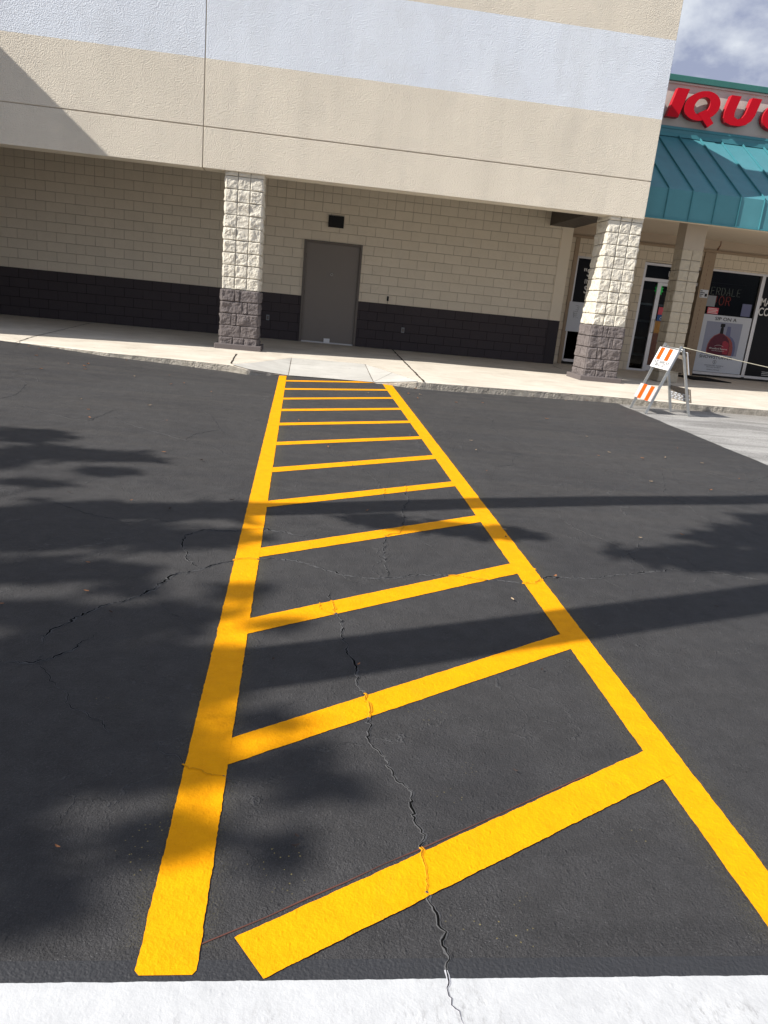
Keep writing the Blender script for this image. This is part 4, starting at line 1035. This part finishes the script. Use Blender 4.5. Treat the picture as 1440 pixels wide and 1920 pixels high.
left = blobs_from([
 (50,815,90,14,200,4.2),(120,850,110,14,240,4.2),(230,858,60,8,120,4.0),(205,885,60,6,60,4.0),(60,905,60,6,60,4.2),(20,860,60,20,160,4.4),
 (110,960,90,14,260,4.0),(250,955,100,10,220,3.9),(340,960,90,14,260,3.8),(420,950,70,7,120,3.8),(60,1000,110,22,480,4.2),(200,1000,110,22,480,4.0),(330,1010,80,16,240,3.8),
 (60,1070,100,16,320,4.0),(190,1070,70,12,120,3.9),(420,1005,60,12,160,3.7)], 1.6, .8)
left += blobs_from([
 (60,1150,110,18,260,3.6),(240,1105,60,8,60,3.4),(180,1180,120,20,300,3.5),(330,1150,90,14,170,3.3),(60,1240,120,30,700,3.5),(220,1250,110,26,420,3.4),(370,1240,80,20,260,3.2),
 (80,1330,130,30,700,3.4),(220,1330,100,24,460,3.3),(350,1300,70,20,220,3.2),(50,1420,110,26,560,3.2),(200,1400,90,22,260,3.2),(30,1480,70,30,240,3.1),(330,1380,60,16,110,3.1),
 (500,1352,36,10,60,3.0),(500,1245,40,8,40,3.1),(520,1172,36,6,40,3.3),(450,1110,50,8,50,3.3),(560,1422,30,9,50,2.9),(610,1478,26,7,36,2.9),(395,1440,50,22,90,3.0),(290,1575,55,18,110,2.8),(340,1560,40,12,50,2.8),(60,1695,50,14,80,2.8),(10,1600,36,50,160,2.8),(520,1600,26,12,24,2.8),(260,1455,70,18,100,3.0)], 3.0, .52)
bL = Vector((-8.2, -1.6, zg(-8.2, -1.6)))
tree('shade_tree', 'leafy spreading tree at the left of the car park behind the photographer', bL, bL+Vector((-3.0, .4, 6.6)), .20, .10, left, 23, .24)

# ------------------------------------------------------------------ light
sc = bpy.context.scene
sun_dir = -SUN.normalized(); el = math.asin(sun_dir.z); az = math.atan2(sun_dir.x, sun_dir.y)
sl = bpy.data.lights.new('sun', 'SUN'); sl.energy = 4.2; sl.angle = R(.53); sl.color = (1., .955, .88)
so = bpy.data.objects.new('sun', sl); COL.objects.link(so); so.rotation_euler = (-sun_dir).to_track_quat('-Z', 'Y').to_euler(); so.location = (-10, -5, 20)
w = bpy.data.worlds.new('World'); sc.world = w; w.use_nodes = True; nt = w.node_tree; bg = nt.nodes['Background']
sky = nt.nodes.new('ShaderNodeTexSky'); sky.sky_type = 'NISHITA'; sky.sun_disc = False; sky.sun_elevation = el; sky.sun_rotation = az; sky.dust_density = 1.5; sky.air_density = 1.0
tc = nt.nodes.new('ShaderNodeTexCoord'); mp = nt.nodes.new('ShaderNodeMapping'); mp.inputs['Scale'].default_value = (1, 1, 1.7); mp.inputs['Location'].default_value = (.35, .1, .22)
nt.links.new(tc.outputs['Generated'], mp.inputs['Vector'])
def wn(scale, det, vec, ro=.55, di=0):
    x = nt.nodes.new('ShaderNodeTexNoise'); x.inputs['Scale'].default_value = scale; x.inputs['Detail'].default_value = det; x.inputs['Roughness'].default_value = ro; x.inputs['Distortion'].default_value = di
    nt.links.new(vec, x.inputs['Vector']); return x.outputs['Fac']
def mr(f, a, b, c=0, d=1):
    x = nt.nodes.new('ShaderNodeMapRange'); x.inputs[1].default_value = a; x.inputs[2].default_value = b; x.inputs[3].default_value = c; x.inputs[4].default_value = d; nt.links.new(f, x.inputs[0]); return x.outputs[0]
cov = mr(wn(2.6, 7, mp.outputs[0]), .36, .50)
shade = mr(wn(7.5, 9, mp.outputs[0], .56, .15), .42, .60)
cc = nt.nodes.new('ShaderNodeMix'); cc.data_type = 'RGBA'; cc.inputs[6].default_value = (2.3, 2.6, 3.6, 1); cc.inputs[7].default_value = (4.9, 5.2, 5.7, 1); nt.links.new(shade, cc.inputs[0])
cm = nt.nodes.new('ShaderNodeMix'); cm.data_type = 'RGBA'; nt.links.new(cov, cm.inputs[0]); nt.links.new(sky.outputs[0], cm.inputs[6]); nt.links.new(cc.outputs[2], cm.inputs[7])
nt.links.new(cm.outputs[2], bg.inputs['Color']); bg.inputs['Strength'].default_value = .087

cd = bpy.data.cameras.new('camera'); co = bpy.data.objects.new('camera', cd); COL.objects.link(co); sc.camera = co
cd.sensor_fit = 'VERTICAL'; cd.sensor_height = 36; cd.lens = F/1920*36; cd.clip_start = .05; cd.clip_end = 2000
co.matrix_world = Matrix((( rt.x, up.x, -fw.x, 0), (rt.y, up.y, -fw.y, 0), (rt.z, up.z, -fw.z, CH), (0, 0, 0, 1)))
sc.render.engine = 'CYCLES'; sc.view_settings.view_transform = 'Standard'; sc.view_settings.look = 'None'; sc.view_settings.gamma = 1; sc.view_settings.exposure = .82
sc.render.resolution_x, sc.render.resolution_y = 1440, 1920
